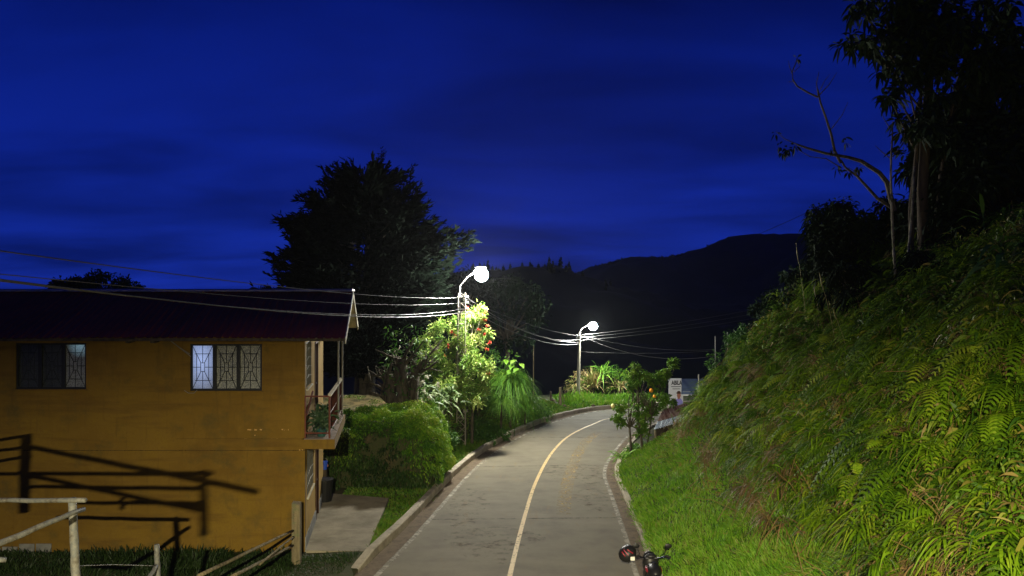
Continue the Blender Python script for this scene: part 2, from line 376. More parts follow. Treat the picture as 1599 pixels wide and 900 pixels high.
_SD = {}
def near_poly(x, y, E):
    """same from a precomputed grid where it covers the point"""
    key = 'L' if abs(E[0, 0] - LK[0, 0]) < .01 else 'R'
    E0 = LK if key == 'L' else RK
    x0, y0, st, nx_, ny_ = -16., -8., .16, 320, 430
    if key not in _SD:
        a, b = np.meshgrid(x0 + np.arange(nx_) * st, y0 + np.arange(ny_) * st); _SD[key] = near_exact(a, b, E0)
    x = np.asarray(x, float); y = np.asarray(y, float); x, y = np.broadcast_arrays(x, y)
    fx_ = (x - x0) / st; fy_ = (y - y0) / st; ins = (fx_ >= 0) & (fx_ < nx_ - 1.01) & (fy_ >= 0) & (fy_ < ny_ - 1.01)
    xi = np.clip(fx_, 0, nx_ - 2).astype(int); yi = np.clip(fy_, 0, ny_ - 2).astype(int); u = fx_ - xi; v = fy_ - yi; out = []
    for g in _SD[key]: out.append(g[yi, xi] * (1 - u) * (1 - v) + g[yi, xi + 1] * u * (1 - v) + g[yi + 1, xi] * (1 - u) * v + g[yi + 1, xi + 1] * u * v)
    if (~ins).any():
        r = near_exact(x[~ins], y[~ins], E0[::4])
        for k in (0, 1): out[k] = np.array(out[k], float); out[k][~ins] = r[k]
    return out[0], out[1]

def ground_z(x, y, fine=True):
    x = np.asarray(x, float); y = np.asarray(y, float)
    sl, nyl = near_poly(x, y, LK); sr, nyr = near_poly(x, y, RK)
    zroad = zr(np.clip(y, -60, 95))
    z = zroad - .06 + 0 * x
    # ---- right bank
    d = np.maximum(sr, 0)
    prof = np.interp(d, [0, .2, .7, 2, 3.4, 5.4, 7.5, 9, 14, 30, 80], [.02, .1, .3, 1.05, 2.15, 4.55, 6.8, 7.8, 9.8, 14, 22])
    prof = prof * (1 + .0 * d) + (vnoise(x, y, 1.7, 1) * .28 + vnoise(x, y, .6, 2) * .10) * smooth(.4, 3, d) + np.maximum(0, vnoise(x, y, 2.6, 9)) * .6 * smooth(2, 4, d)
    fade = 1 - smooth(29.5, 37.5, y + .35 * (x - 5) * 0)
    zb = zroad + prof * fade - (1 - fade) * np.interp(d, [0, .4, 2.5, 8, 40], [-.02, -.02, .9, 2.2, 4.5])
    z = np.where(sr > 0, zb, z)
    # ---- left side
    d = np.maximum(-sl, 0)
    verge = zroad + .13 * smooth(0, .15, d)
    yard = np.interp(y, [16, 17.5, 24.5], [-.56, -.56, -.62])
    base = verge * (1 - smooth(.3, 1.8, d)) + yard * smooth(.3, 1.8, d)
    hp = np.interp(y, [24, 32, 38, 44, 50], [1.3, 1.3, .5, -1.2, -1.9])
    edge = np.interp(y, [24, 26, 30, 36, 44], [-3.1, -3.0, -2.8, -1.6, 1.5]) + vnoise(y, x * 0, 1.3, 5) * .12
    on = smooth(25.2, 25.7, y) * (1 - smooth(edge - .25, edge + .12, x))
    farv = smooth(42, 48, y)
    mound = np.maximum(hp, verge) + vnoise(x, y, 1.5, 3) * .07
    zl = base * (1 - on) + mound * on
    zl = zl * (1 - farv) + (verge + vnoise(x, y, 1.2, 4) * .1 + .25 * smooth(.5, 2.5, d) - 0 * d) * farv
    vb = zroad + .13 + .5 * smooth(.3, 2.0, d) + .0 * d          # beyond 25 m the strip by the kerb
    zl = np.where((y > 25) & (on < 1), np.maximum(zl, np.where(farv > 0, zl, verge * (1 - on) + mound * on)), zl)
    nb = np.interp(y, [-40, 4, 8, 12, 14, 16.2], [4.2, 4.2, 2.5, .75, .0, -.56])
    k = (1 - smooth(15.9, 16.6, y)) * smooth(.5, 2.2, d)
    zl = zl * (1 - k) + np.maximum(nb, zl) * k
    z = np.where(sl < 0, zl, z)
    # ---- far away: valley then level
    fv = smooth(62, 110, np.hypot(x, y)) * np.where(y > 0, 1, 0)
    z = z * (1 - fv) + (-9) * fv
    return z

def axis(lo, hi, step, far, k=1.22):
    a = list(np.arange(lo, hi + 1e-6, step)); s = step
    while a[-1] < far: s *= k; a.append(a[-1] + s)
    s = step
    while a[0] > -far: s *= k; a.insert(0, a[0] - s)
    return np.array(a)
xs = axis(-13, 19, .22, 1500); ys = axis(6, 52, .22, 1500)
GX, GY = np.meshgrid(xs, ys)
GZ = ground_z(GX, GY)
mb = MB(); nx, ny_ = len(xs), len(ys)
i = np.arange(ny_ - 1)[:, None] * nx; j = np.arange(nx - 1)[None]
mb.add(np.stack([GX, GY, GZ], -1).reshape(-1, 3), np.stack([i + j, i + j + 1, i + nx + j + 1, i + nx + j], -1).reshape(-1, 4))
S(mb.build('ground', M['ground'], smooth=True))

# road, gutters, markings, kerbs
mb = MB(); K = 8
for a in range(K):
    A = LE * (1 - a / K) + RE * (a / K); B = LE * (1 - (a + 1) / K) + RE * ((a + 1) / K); strip(mb, A, B, 0)
S(mb.build('road', M['road'], smooth=True))
mb = MB(); strip(mb, offs(LE, -.6), LE, .001); strip(mb, RE, offs(RE, .5), .001); S(mb.build('gutter', M['dirt']))
mb = MB(); strip(mb, offs(LE, .02), offs(LE, .15), .006); S(mb.build('edge_line_marking', M['white_paint']))
mb = MB(); strip(mb, offs(RE, -.14), offs(RE, -.02), .006); S(mb.build('edge_line_marking', M['white_paint']))
Cpx = [(797, 895), (820, 804), (838, 750), (862, 707), (890, 680), (930, 661), (952, 654)]
Ce = [tuple(gp(*p)[:2]) for p in Cpx]; Ce = [(Ce[0][0] - .07 * k_, Ce[0][1] - k_) for k_ in (34, 22, 12, 5)] + Ce + [(8.4, 45), (12.5, 48), (20, 50.6), (45, 52.5)]
CE = resample(Ce, NR)
mb = MB(); strip(mb, offs(CE, -.055), offs(CE, .06), .006); S(mb.build('centre_line_marking', M['yellow_paint']))
mb = MB(); m = (CE[:, 1] > 22) & (CE[:, 1] < 38); strip(mb, offs(CE, .9)[m], offs(CE, 1.35)[m], .005); S(mb.build('old_line_marking', M['yellow_worn']))
for py in (683, 727, 808, 655):
    Y = gp(800, py)[1]; ia = np.argmin(abs(LE[:, 1] - Y + .25)); ib = np.argmin(abs(RE[:, 1] - Y))
    A = np.array([LE[ia] * (1 - t) + RE[ib] * t for t in np.linspace(0, 1, 12)]); 
    mb = MB(); strip(mb, A + [0, .04], A - [0, .04], .0035); S(mb.build('expansion_joint', M['joint']))
for (px, py, w, l) in ((930, 780, .9, 1.5), (905, 742, 1.3, 2.2), (728, 790, .7, 2.5), (770, 850, 1.2, 1.6)):
    c = gp(px, py); mb = MB(); th = np.linspace(0, 2 * math.pi, 20, endpoint=False)
    P = np.c_[c[0] + np.cos(th) * w * (1 + .3 * np.sin(3 * th)), c[1] + np.sin(th) * l]; V = np.vstack([np.c_[P, zr(P[:, 1]) + .0025], [c[0], c[1], c[2] + .0025]])
    mb.add(V, tris=[(k, (k + 1) % 20, 20) for k in range(20)]); S(mb.build('road_stain', M['stain']))
def kerb(E, d0, d1, h0, h1, ylo, name, yhi=60):
    m = (E[:, 1] > ylo) & (E[:, 1] < yhi); A = offs(E, d0)[m]; B = offs(E, d1)[m]
    A = A + vnoise(A[:, 1], A[:, 1] * 0, .8, 3)[:, None] * .018; n = len(A)
    h = h0 + vnoise(A[:, 1], A[:, 0], 1.1, 8) * .02
    h = np.where(A[:, 1] < ylo + 1.3, h * (.35 + .65 * (A[:, 1] - ylo) / 1.3), h)
    z = zr(A[:, 1]); mb = MB()
    ring = [np.c_[A, z - .2], np.c_[A, z + h - .025], np.c_[A * .85 + B * .15, z + h], np.c_[B, z + h - .005], np.c_[B, z - .2]]
    V = np.vstack(ring); q = []
    for r in range(4):
        i = np.arange(n - 1) + r * n; q.append(np.stack([i, i + 1, i + n + 1, i + n], 1))
    mb.add(V, np.vstack(q)); return S(mb.build(name, M['concrete']))
kerb(LE, -.40, -.60, .23, .1, 16.9, 'kerb'); kerb(RE, .30, .47, .11, .1, 9, 'kerb', 60)
# concrete driveway slab beside the house
mb = MB()
v = []
for (px, py) in ((478, 861), (572, 862), (607, 779), (497, 770)):
    Y = 1155 * (6 + .52) / (py - 450); v.append(((px - 799.5) / F * Y, Y))
mb.hexa(v, -.75, -.50); S(mb.build('driveway', M['slab']))
# sandy yard on the plateau behind the hedge
xg, yg = np.meshgrid(np.linspace(-11.5, -3.4, 24), np.linspace(26.3, 42, 40)); zg = ground_z(xg, yg) + .03
mb = MB(); i = np.arange(39)[:, None] * 24; j = np.arange(23)[None]
mb.add(np.stack([xg, yg, zg], -1).reshape(-1, 3), np.stack([i + j, i + j + 1, i + 24 + j + 1, i + 24 + j], -1).reshape(-1, 4)); S(mb.build('yard_path', M['yard'], smooth=True))

# ------------------------------------------------------------------ hills and far woods
def hill(name, prof, Y, depth, base, seed, amp):
    px = np.linspace(-500, 2200, 260); x = (px - 799.5) / F * Y
    top = CAMZ + (450 - np.interp(px, [p[0] for p in prof], [p[1] for p in prof])) / F * Y
    mb = MB(); rows = 24; V = []
    for r in range(rows):
        t = r / (rows - 1)                         # 0 ridge .. 1 foot (towards the camera)
        yy = Y - depth * t; zz = base + (top - base) * (1 - smooth(0, 1, t)) + vnoise(x, yy + 0 * x, depth / 9, seed) * amp * (.15 + math.sin(math.pi * t)) + vnoise(x, yy + 0 * x, depth / 40, seed + 1) * amp * .25
        V.append(np.c_[x, np.full_like(x, yy), zz])
    V.append(np.c_[x, np.full_like(x, Y + depth * .6), np.full_like(x, base)])
    V = np.vstack(V); n = len(x); i = np.arange(rows)[:, None] * n; j = np.arange(n - 1)[None]
    mb.add(V, np.stack([i + j, i + j + 1, i + n + j + 1, i + n + j], -1).reshape(-1, 4)); S(mb.build(name, M['hill'], smooth=True))
    return x, top
ridge1 = [(-500, 485), (300, 478), (600, 462), (760, 445), (870, 436), (905, 430), (930, 420), (985, 405), (1030, 406), (1060, 402), (1098, 394), (1135, 376), (1180, 372), (1235, 374), (1400, 362), (2200, 340)]
xh, th_ = hill('mountain', ridge1, 620, 330, -14, 3, 12)
ridge2 = [(-500, 500), (560, 480), (640, 440), (700, 430), (740, 424), (790, 423), (850, 419), (885, 424), (910, 436), (960, 452), (1100, 478), (2200, 520)]
hill('wooded_hill', ridge2, 170, 85, -9, 6, 2.5)
def far_trees(mb, n, prof, Y, pxr, hr, seed):
    for k in range(n):
        px = rng.uniform(*pxr); yy = Y + rng.uniform(-12, 6); x = (px - 799.5) / F * yy
        zt = CAMZ + (450 - np.interp(px, [p[0] for p in prof], [p[1] for p in prof])) / F * yy - abs(yy - Y) * .1
        h = rng.uniform(*hr) * rng.uniform(.4, 1.0) ** 1.2
        m = 90; t = rng.random(m) ** .8; a = rng.random(m) * 6.28; rr = (1 - t) * h * rng.uniform(.16, .26)
        P = np.c_[np.full(m, x), np.full(m, yy), zt - .6 + t * h]
        D = np.c_[np.cos(a), np.sin(a), rng.uniform(-.1, .35, m)]
        mb.blades(P, D, rr + .25, .32 + rr * .35, .1, prof=(.7, 1, .1))
        mb.tube([(x, yy, zt - 1.5), (x, yy, zt + h)], [.12, .02], 4)
mb = MB()
far_trees(mb, 110, ridge2, 170, (660, 960), (1.2, 3.4), 1)
far_trees(mb, 16, ridge2, 168, (838, 890), (3.0, 4.2), 1); tag(mb.build('far_wood', M['far_leaf']), 'dark conifer wood along the near ridge left of the mountain', 'wood', kind='stuff')
mb = MB()
for k in range(420):
    px = rng.uniform(900, 1330); yy = 620 - rng.uniform(0, 6); x = (px - 799.5) / F * yy
    zt = np.interp(x, xh, th_); m = 14; a = rng.random(m) * 6.28; h = rng.uniform(1.5, 5.0)
    mb.blades(np.c_[x + rng.normal(size=m) * 1.2, np.full(m, yy), zt - 1 + rng.random(m) * h * .3], np.c_[np.cos(a) * .6, np.sin(a) * .6, rng.uniform(.2, 1, m)], h * .8, 1.5, .1, prof=(.8, 1, .3))
tag(mb.build('ridge_wood', M['far_leaf']), 'tree cover along the crest of the far mountain', 'wood', kind='stuff')


# ------------------------------------------------------------------ yellow house
HX, HY, SH = -5.15, 18.4, -.155               # near right corner of the house; side wall leans with SH
def hp(a, b): return (HX - a + SH * b, HY + b)
def hbox(mb, a0, a1, b0, b1, z0, z1, mi=0):   # a = leftwards from the corner, b = back from the front wall
    q = [hp(a1, b0), hp(a0, b0), hp(a0, b1), hp(a1, b1)]
    mb.hexa(q, z0, z1, mi)
def plate(mb, a, b, holes, u0, u1, z0, z1, th, side=False):
    """wall with rectangular holes (u0,u1,z0,z1)"""
    us = sorted({u0, u1, *[h[0] for h in holes], *[h[1] for h in holes]}); zs = sorted({z0, z1, *[h[2] for h in holes], *[h[3] for h in holes]})
    for i in range(len(us) - 1):
        for j in range(len(zs) - 1):
            um, zm = (us[i] + us[i + 1]) / 2, (zs[j] + zs[j + 1]) / 2
            if any(h[0] < um < h[1] and h[2] < zm < h[3] for h in holes): continue
            if side: hbox(mb, a, a + th, us[i], us[i + 1], zs[j], zs[j + 1])
            else: hbox(mb, us[i], us[i + 1], b, b + th, zs[j], zs[j + 1])
def fx(px): return HX - (px - 799.5) / F * HY       # front wall pixel -> a
def fz(py): return CAMZ - (py - 450) / F * HY
house = thing('house', (-9, 20.5, -.55), 'two storey ochre yellow house with low maroon metal roof beside the road', 'house')
EAVE = 4.80
w1 = (fx(134.5), fx(24.5), fz(608), fz(536)); w2 = (fx(409), fx(297), fz(610.5), fz(537.5))
mb = MB(); plate(mb, 0, 0, [w1, w2], 0, 12, -1.2, EAVE + .02, .18); mb.build('front_wall', M['wall'], house)
BW = 4.5
s_up = (.25, 1.4, 3.45, 4.62); s_lo = (.42, 1.85, .66, 2.0); d_up = (2.15, 2.85, 2.29, 4.5); d_lo = (2.35, 3.0, -.5, 1.95)
mb = MB(); plate(mb, 0, 0, [s_up, s_lo, d_up, d_lo], .181, BW, -1.2, EAVE + .02, .18, True); mb.build('side_wall', M['wall2'], house)
mb = MB(); hbox(mb, .182, 12, BW - .18, BW, -1.2, EAVE); hbox(mb, 11.8, 12, .182, BW - .182, -1.2, EAVE); mb.build('back_wall', M['wall'], house)
mb = MB(); hbox(mb, .2, 11.7, .3, BW - .3, 2.05, 2.2); mb.build('upper_floor', M['floor_concrete'], house)
mb = MB(); hbox(mb, -.03, 0, .0, 2.3, -1.1, -.22); hbox(mb, -.03, 0, 3.05, BW, -1.1, -.22); mb.build('plinth', M['plinth'], house)
mb = MB(); hbox(mb, -.006, 9.0, -.007, -.001, fz(704.0), fz(703.3)); mb.build('wall_crack', M['crack'], house)
mb = MB(); hbox(mb, 0.004, 3.2, -.035, -.002, 2.05, 2.25); mb.build('floor_band', M['wall'], house)
mb = MB()
for (px, py, l) in ((398, 671, 24), (445, 671, 12), (385, 686, 9), (428, 686, 14), (399, 680, 3), (470, 703, 6)):
    mb = MB(); hbox(mb, fx(px + l / 2), fx(px - l / 2), -.004, -.001, fz(py + 1.2), fz(py - .8)); mb.build('plaster_patch', M['plaster'], house)
# light shade of worn rough base course
mb = MB()
for k in range(9): hbox(mb, 6.3 + k * .42, 6.3 + k * .42 + .38, -.03, -.002, -.75, -.42 + rng.uniform(-.1, .08))
mb.build('base_course', M['plinth'], house)
def pane_mat(name, c, e, es):
    m = mat(name, c, .35, spec=.5, emit=e, estr=es); t = m.node_tree; b = t.nodes['Principled BSDF']
    tcn = N(t, 'ShaderNodeTexCoord'); vo = N(t, 'ShaderNodeTexVoronoi'); vo.inputs['Scale'].default_value = 34
    vo.feature = 'DISTANCE_TO_EDGE'
    t.links.new(tcn.outputs['Object'], vo.inputs[0]); mr = N(t, 'ShaderNodeMapRange'); mr.inputs['From Max'].default_value = .22
    t.links.new(vo.outputs['Distance'], mr.inputs['Value'])
    mx = N(t, 'ShaderNodeMix', data_type='RGBA'); t.links.new(mr.outputs[0], mx.inputs[0]); mx.inputs[6].default_value = (*[q * .3 for q in c], 1); mx.inputs[7].default_value = (*c, 1)
    t.links.new(mx.outputs[2], b.inputs['Base Color'])
    bp = N(t, 'ShaderNodeBump'); bp.inputs['Strength'].default_value = .5; bp.inputs['Distance'].default_value = .02
    t.links.new(vo.outputs['Distance'], bp.inputs['Height']); t.links.new(bp.outputs[0], b.inputs['Normal'])
    return m
M['pane_grey'] = pane_mat('pane_grey', (.34, .36, .33), None, 0)
M['pane_dark'] = pane_mat('pane_dark', (.05, .06, .06), None, 0)
# curtain behind the lit pane glows towards its upper middle: a lamp in the room
def lit_mat(name, c, s, cx, cz, rx, rz):
    m = pane_mat(name, (.3, .33, .36), c, s); t = m.node_tree; b = t.nodes['Principled BSDF']
    tcn = N(t, 'ShaderNodeTexCoord'); mp_ = N(t, 'ShaderNodeMapping'); mp_.vector_type = 'TEXTURE'
    mp_.inputs['Location'].default_value = (cx, HY, cz); mp_.inputs['Scale'].default_value = (rx, 5, rz)
    g = N(t, 'ShaderNodeTexGradient'); g.gradient_type = 'SPHERICAL'; t.links.new(tcn.outputs['Object'], mp_.inputs[0]); t.links.new(mp_.outputs[0], g.inputs[0])
    mu = N(t, 'ShaderNodeMath', operation='MULTIPLY'); mu.inputs[1].default_value = s; t.links.new(g.outputs['Fac'], mu.inputs[0]); t.links.new(mu.outputs[0], b.inputs['Emission Strength'])
    return m
M['pane_lit'] = lit_mat('pane_lit', (.42, .56, 1.0), .75, HX - (fx(312)), fz(563), .55, 1.0)
M['pane_half'] = lit_mat('pane_half', (.35, .6, .75), .30, HX - fx(122), fz(540), .34, .32)
def front_window(w, mats_):
    a0, a1, z0, z1 = w
    fr = MB(); t = .045
    hbox(fr, a0, a1, .035, .115, z1 - t, z1); hbox(fr, a0, a1, .035, .115, z0, z0 + t)
    hbox(fr, a0, a0 + t, .035, .115, z0 + t, z1 - t); hbox(fr, a1 - t, a1, .035, .115, z0 + t, z1 - t)
    wd = (a1 - a0) / 3
    for k in (1, 2): hbox(fr, a0 + wd * k - .045, a0 + wd * k + .045, .035, .115, z0 + t, z1 - t)
    f = fr.build('window', M['frame'], house)
    sl = MB(); hbox(sl, a0 - .03, a1 + .03, -.04, .03, z0 - .035, z0 - .002); sl.build('sill', M['wall'], f)
    for k in range(3):                                   # k=0 is the rightmost leaf
        b0, b1 = a0 + wd * k + .046, a0 + wd * (k + 1) - .046
        p = MB(); hbox(p, b0, b1, .095, .105, z0 + t, z1 - t); p.build('pane', M[mats_[2 - k]], f)
        g = MB(); cx, cz = (b0 + b1) / 2, (z0 + z1) / 2; H = (z1 - z0) / 2 - t; Wd = (b1 - b0) / 2
        def bar(u0, v0, u1, v1, r=.0075):
            P0 = hp(cx + u0 * Wd, .05); P1 = hp(cx + u1 * Wd, .05)
            g.tube([(P0[0], P0[1], cz + v0 * H), (P1[0], P1[1], cz + v1 * H)], r, 4)
        bar(0, -1, 0, -.2); bar(0, .2, 0, 1)
        for sx in (-1, 1):
            for sz in (-1, 1): bar(sx, sz, sx * .18, sz * .2)
            bar(sx * .6, -.62, sx * .6, .62)
            bar(sx * .6, 0, sx * 1, 0); bar(sx * .18, 0, sx * .6, 0)
        for sz in (-1, 1):
            bar(-.78, sz * .62, .78, sz * .62); bar(-.2, sz * .2, .2, sz * .2)
        bar(-.2, -.2, -.2, .2); bar(.2, -.2, .2, .2)
        g.build('grille', M['frame'], f)
front_window(w1, ('pane_dark', 'pane_dark', 'pane_half')); front_window(w2, ('pane_lit', 'pane_grey', 'pane_grey'))
def side_window(h):
    b0, b1, z0, z1 = h; fr = MB(); t = .04
    hbox(fr, .03, .08, b0, b1, z1 - t, z1); hbox(fr, .03, .08, b0, b1, z0, z0 + t); hbox(fr, .03, .08, b0, b0 + t, z0 + t, z1 - t); hbox(fr, .03, .08, b1 - t, b1, z0 + t, z1 - t)
    f = fr.build('window', M['frame'], house)
    p = MB(); hbox(p, .085, .095, b0 + t, b1 - t, z0 + t, z1 - t); p.build('pane', M['pane_dark'], f)
    g = MB()
    for k in range(1, 8):
        u = b0 + (b1 - b0) * k / 8; c = hp(.0, u); g.tube([(c[0], c[1], z0 + .04), (c[0], c[1], z1 - .04)], .01, 4)
    for k in range(1, 5):
        z = z0 + (z1 - z0) * k / 5; c = hp(0, b0 + t); e_ = hp(0, b1 - t); g.tube([(c[0], c[1], z), ((c[0] + e_[0]) / 2, (c[1] + e_[1]) / 2, z + .07), (e_[0], e_[1], z)], .009, 4)
    g.build('grille', M['galv'], f)
    sl = MB(); hbox(sl, -.045, .02, b0 - .02, b1 + .02, z0 - .035, z0 - .003); sl.build('sill', M['soffit'], f)
side_window(s_up); side_window(s_lo)
for (b0, b1, z0, z1) in (d_up, d_lo):
    mb = MB(); hbox(mb, .05, .10, b0 + .06, b1 - .06, z0, z1 - .06); d = mb.build('door', M['brown_wood'], house)
    mb = MB(); hbox(mb, -.03, .05, b0, b0 + .06, z0, z1); hbox(mb, -.03, .05, b1 - .06, b1, z0, z1); hbox(mb, -.03, .05, b0 + .061, b1 - .061, z1 - .06, z1); mb.build('door_frame', M['brown_wood'], d)
    mb = MB(); c = hp(.03, b1 - .14); mb.ball((c[0], c[1], z0 + 1), .035, 8, 6); mb.build('handle', M['chrome'], d)
# balcony: slab, railing with pickets, two thin posts
SB = 2.27
mb = MB(); hbox(mb, -.76, -.001, -.2, 3.45, SB - .235, SB - .001); hbox(mb, -.001, .05, -.2, -.036, SB - .235, SB - .001); slab = mb.build('balcony_slab', M['wall'], house)
mb = MB(); hbox(mb, -.74, -.002, -.18, 3.43, SB, SB + .012); mb.build('balcony_floor', M['floor_concrete'], house)
mb = MB()
A0 = hp(-.62, -.1); A1 = hp(-.02, -.1); Bk = hp(-.66, 3.3); Z1 = SB + 1.05
mb.tube([(*A0, SB), (*A0, Z1)], .025, 6); mb.tube([(*A1, SB), (*A1, Z1)], .02, 6); bp_ = MB(); bp_.tube([(*Bk, SB), (*Bk, Z1)], .025, 6)
for z in (Z1, SB + .14): mb.tube([(*A1, z), (*A0, z)], .02, 6)
rail = mb.build('railing', M['brown_metal'], house); bp_.build('end_post', M['brown_metal'], rail)
mb = MB()
mb.tube([(*A0, SB + .16), (*Bk, SB + .16)], .018, 6); mb.tube([(*A0, SB + .62), (*Bk, SB + .62)], .012, 5)
for k in range(1, 22):
    t = k / 22; x = A0[0] * (1 - t) + Bk[0] * t; y = A0[1] * (1 - t) + Bk[1] * t
    mb.tube([(x, y, SB + .15), (x, y, Z1 - .03)], .010, 4)
    if k % 2: mb.ball((x, y, SB + .62), .022, 6, 4)
mb.build('picket_panel', M['brown_metal'], rail)
mb = MB(); q = [(A0[0] - .04, A0[1]), (A0[0] + .04, A0[1]), (Bk[0] + .04, Bk[1]), (Bk[0] - .04, Bk[1])]; mb.hexa(q, Z1 + .0, Z1 + .05); mb.build('handrail', M['soffit'], rail)
mb = MB(); c = hp(-.02, 1.1); c2 = hp(-.02, -.08); mb.tube([(c[0] + .05, c[1], SB + 1.0), (c2[0] + .03, c2[1], SB + .6)], .03, 5); mb.build('brace', M['brown_metal'], rail)
for (b, off) in ((1.9, -.68), (3.1, -.70)):
    c = hp(off, b); mb = MB(); mb.tube([(*c, SB - .2), (*c, EAVE + .2)], .024, 6); mb.build('balcony_post', M['galv'], house)
# roof: corrugated sheets, both slopes
RB = 2.75; RZ = 5.90; ER = 1.10                 # ridge b, ridge z, overhang to the right
def roof_slope(b_lo, z_lo, b_hi, z_hi, ar, name):
    mb = MB(); per = .19; n = int(14 / per) * 6 + 1
    u = np.linspace(-ar, 13, n); h = np.maximum(0, np.sin(u / per * 2 * math.pi)) ** 3 * .034
    V = []
    for (b, z) in ((b_lo, z_lo), ((b_lo + b_hi) / 2, (z_lo + z_hi) / 2 - .004), (b_hi, z_hi)):
        sag = vnoise(u, u * 0 + b, 2.5, 4) * .015
        V.append(np.c_[HX - u + SH * b, np.full(n, HY + b), z + h + sag])
    V = np.vstack(V); i = np.arange(n - 1); q = np.vstack([np.stack([i + r * n, i + 1 + r * n, i + 1 + (r + 1) * n, i + (r + 1) * n], 1) for r in range(2)])
    mb.add(V, q); V2 = V.copy(); V2[:, 2] -= .012 ; mb.add(V2, q[:, ::-1]); 
    return mb.build(name, M['roof'], house)
roof = roof_slope(-.46, EAVE - .01, RB, RZ, 1.02, 'roof')
roof2 = roof_slope(BW + .75, EAVE - .0, RB + .001, RZ, 1.02, 'roof')
mb = MB(); c0 = hp(-1.05, RB); c1 = hp(13, RB)
mb.hexa([(c1[0], c1[1] - .16), (c0[0], c0[1] - .16), (c0[0], c0[1]), (c1[0], c1[1])], [RZ - .0, RZ - .0, RZ + .05, RZ + .05], [RZ + .045, RZ + .045, RZ + .075, RZ + .075])
mb.hexa([(c1[0], c1[1]), (c0[0], c0[1]), (c0[0], c0[1] + .16), (c1[0], c1[1] + .16)], [RZ + .05, RZ + .05, RZ, RZ], [RZ + .075, RZ + .075, RZ + .045, RZ + .045])
mb.build('ridge_cap', M['ridgecap'], roof)
mb = MB()                                         # pale soffit boards under both slopes at the gable end
for (b0, z0, b1, z1) in ((-.40, EAVE - .05, RB - .01, RZ - .06), (RB + .01, RZ - .06, BW + .7, EAVE - .05)):
    q = [hp(-.02, b0), hp(-1.0, b0), hp(-1.0, b1), hp(-.02, b1)]; mb.hexa(q, [z0 - .02, z0 - .02, z1 - .02, z1 - .02], [z0, z0, z1, z1])
mb.build('soffit', M['soffit'], roof)
mb = MB()                                         # barge boards
for (b0, z0, b1, z1) in ((-.46, EAVE - .01, RB, RZ), (RB, RZ, BW + .75, EAVE)):
    q = [hp(-1.025, b0), hp(-1.05, b0), hp(-1.05, b1), hp(-1.025, b1)]; mb.hexa(q, [z0 - .14, z0 - .14, z1 - .14, z1 - .14], [z0 + .01, z0 + .01, z1 + .01, z1 + .01])
mb.build('barge_board', M['soffit'], roof)
mb = MB(); hbox(mb, -1.0, 12, -.44, -.41, EAVE - .09, EAVE - .02); mb.build('fascia', M['dark_wood'], roof)
mb = MB()                                         # gable infill wall
for k in range(10):
    b0, b1 = k * BW / 10, (k + 1) * BW / 10; f_ = lambda b: EAVE + (RZ - EAVE) * (b + .46) / (RB + .46) if b < RB else EAVE + (RZ - EAVE) * (BW + .75 - b) / (BW + .75 - RB)
    q = [hp(.18, b0), hp(.0, b0), hp(.0, b1), hp(.18, b1)]; mb.hexa(q, EAVE + .021, [f_(b0) - .1, f_(b0) - .1, f_(b1) - .1, f_(b1) - .1])
mb.build('gable_wall', M['wall2'], house)
for px in (208, 246):
    mb = MB(); a = fx(px); hbox(mb, a - .05, a + .05, -.4, -.02, EAVE - .14, EAVE - .07); mb.build('rafter_end', M['dark_wood'], roof)
mb = MB()
w = [W(262, 529, HY - .04), W(283, 545, HY - .05), W(298, 557, HY - .06)]; mb.tube(w, .012, 4); mb.build('wall_wiring', M['galv'], house); mb = MB()
mb.tube([W(280, 543, HY - .12), W(296, 553, HY - .12)], .014, 4)
mb.build('wall_bracket', M['galv'], house); mb = MB(); mb.tube([W(288, 610, HY - .04), W(294, 614, HY - .05), W(303, 614, HY - .05), W(308, 609, HY - .04)], .008, 4); mb.build('wall_wiring', M['galv'], house)
# things on the balcony and by the wall
def pot_plant(x, y, z, n, r, h, label, potm, leafm, L=.35, droop=.35, pr=.13, ph=.2):
    t = thing('potted_plant', (x, y, z), label, 'potted plant')
    mb = MB(); mb.tube([(x, y, z + .003), (x, y, z + ph * .85), (x, y, z + ph * .86), (x, y, z + ph)], [pr * .75, pr * .95, pr * 1.1, pr * 1.1], 12); mb.build('pot', M[potm], t)
    mb = MB(); d = dirs(n, .9, .8); P = np.c_[x + rng.normal(size=n) * r * .3, y + rng.normal(size=n) * r * .3, z + ph + rng.random(n) * h]
    mb.blades(P, d, L * rng.uniform(.6, 1.2, n), .055, droop, prof=(.4, 1, .8, .05)); mb.build('foliage', M[leafm], t)
for (b, off, lab) in ((.15, -.40, 'leafy plant in a green pot at the front corner of the balcony'), (.75, -.3, 'second leafy plant along the balcony beside the yellow side wall'), (1.3, -.42, 'leafy plant on the balcony behind the two front pots')):
    c = hp(off, b); pot_plant(c[0], c[1], SB + .012, 90, .3, .3, lab, 'pot_green', 'balcony_leaf')
t = thing('water_bucket', (W(506.5, 733, 23.2)), 'small blue bucket standing on a dark post past the corner of the yellow wall', 'bucket')
c = W(506.5, 733, 23.2); mb = MB(); mb.tube([c, c + Vector((0, 0, .22)), c + Vector((0, 0, .225)), c + Vector((0, 0, .25))], [.075, .10, .11, .11], 12); mb.build('bucket_body', M['blue_plastic'], t)
mb = MB(); mb.tube([c + Vector((.10 * math.cos(a), .10 * math.sin(a) * .3, .24 + .1 * math.sin(a))) for a in np.linspace(0, math.pi, 9)], .007, 4); mb.build('handle', M['galv'], t)
g_ = float(ground_z(c.x, c.y)); mb = MB(); mb.tube([(c.x, c.y, g_ - .1), (c.x, c.y, c.z)], .09, 8); tag(mb.build('support_post', M['dark_wood']), 'short dark post carrying a blue bucket by the yellow wall', 'post')
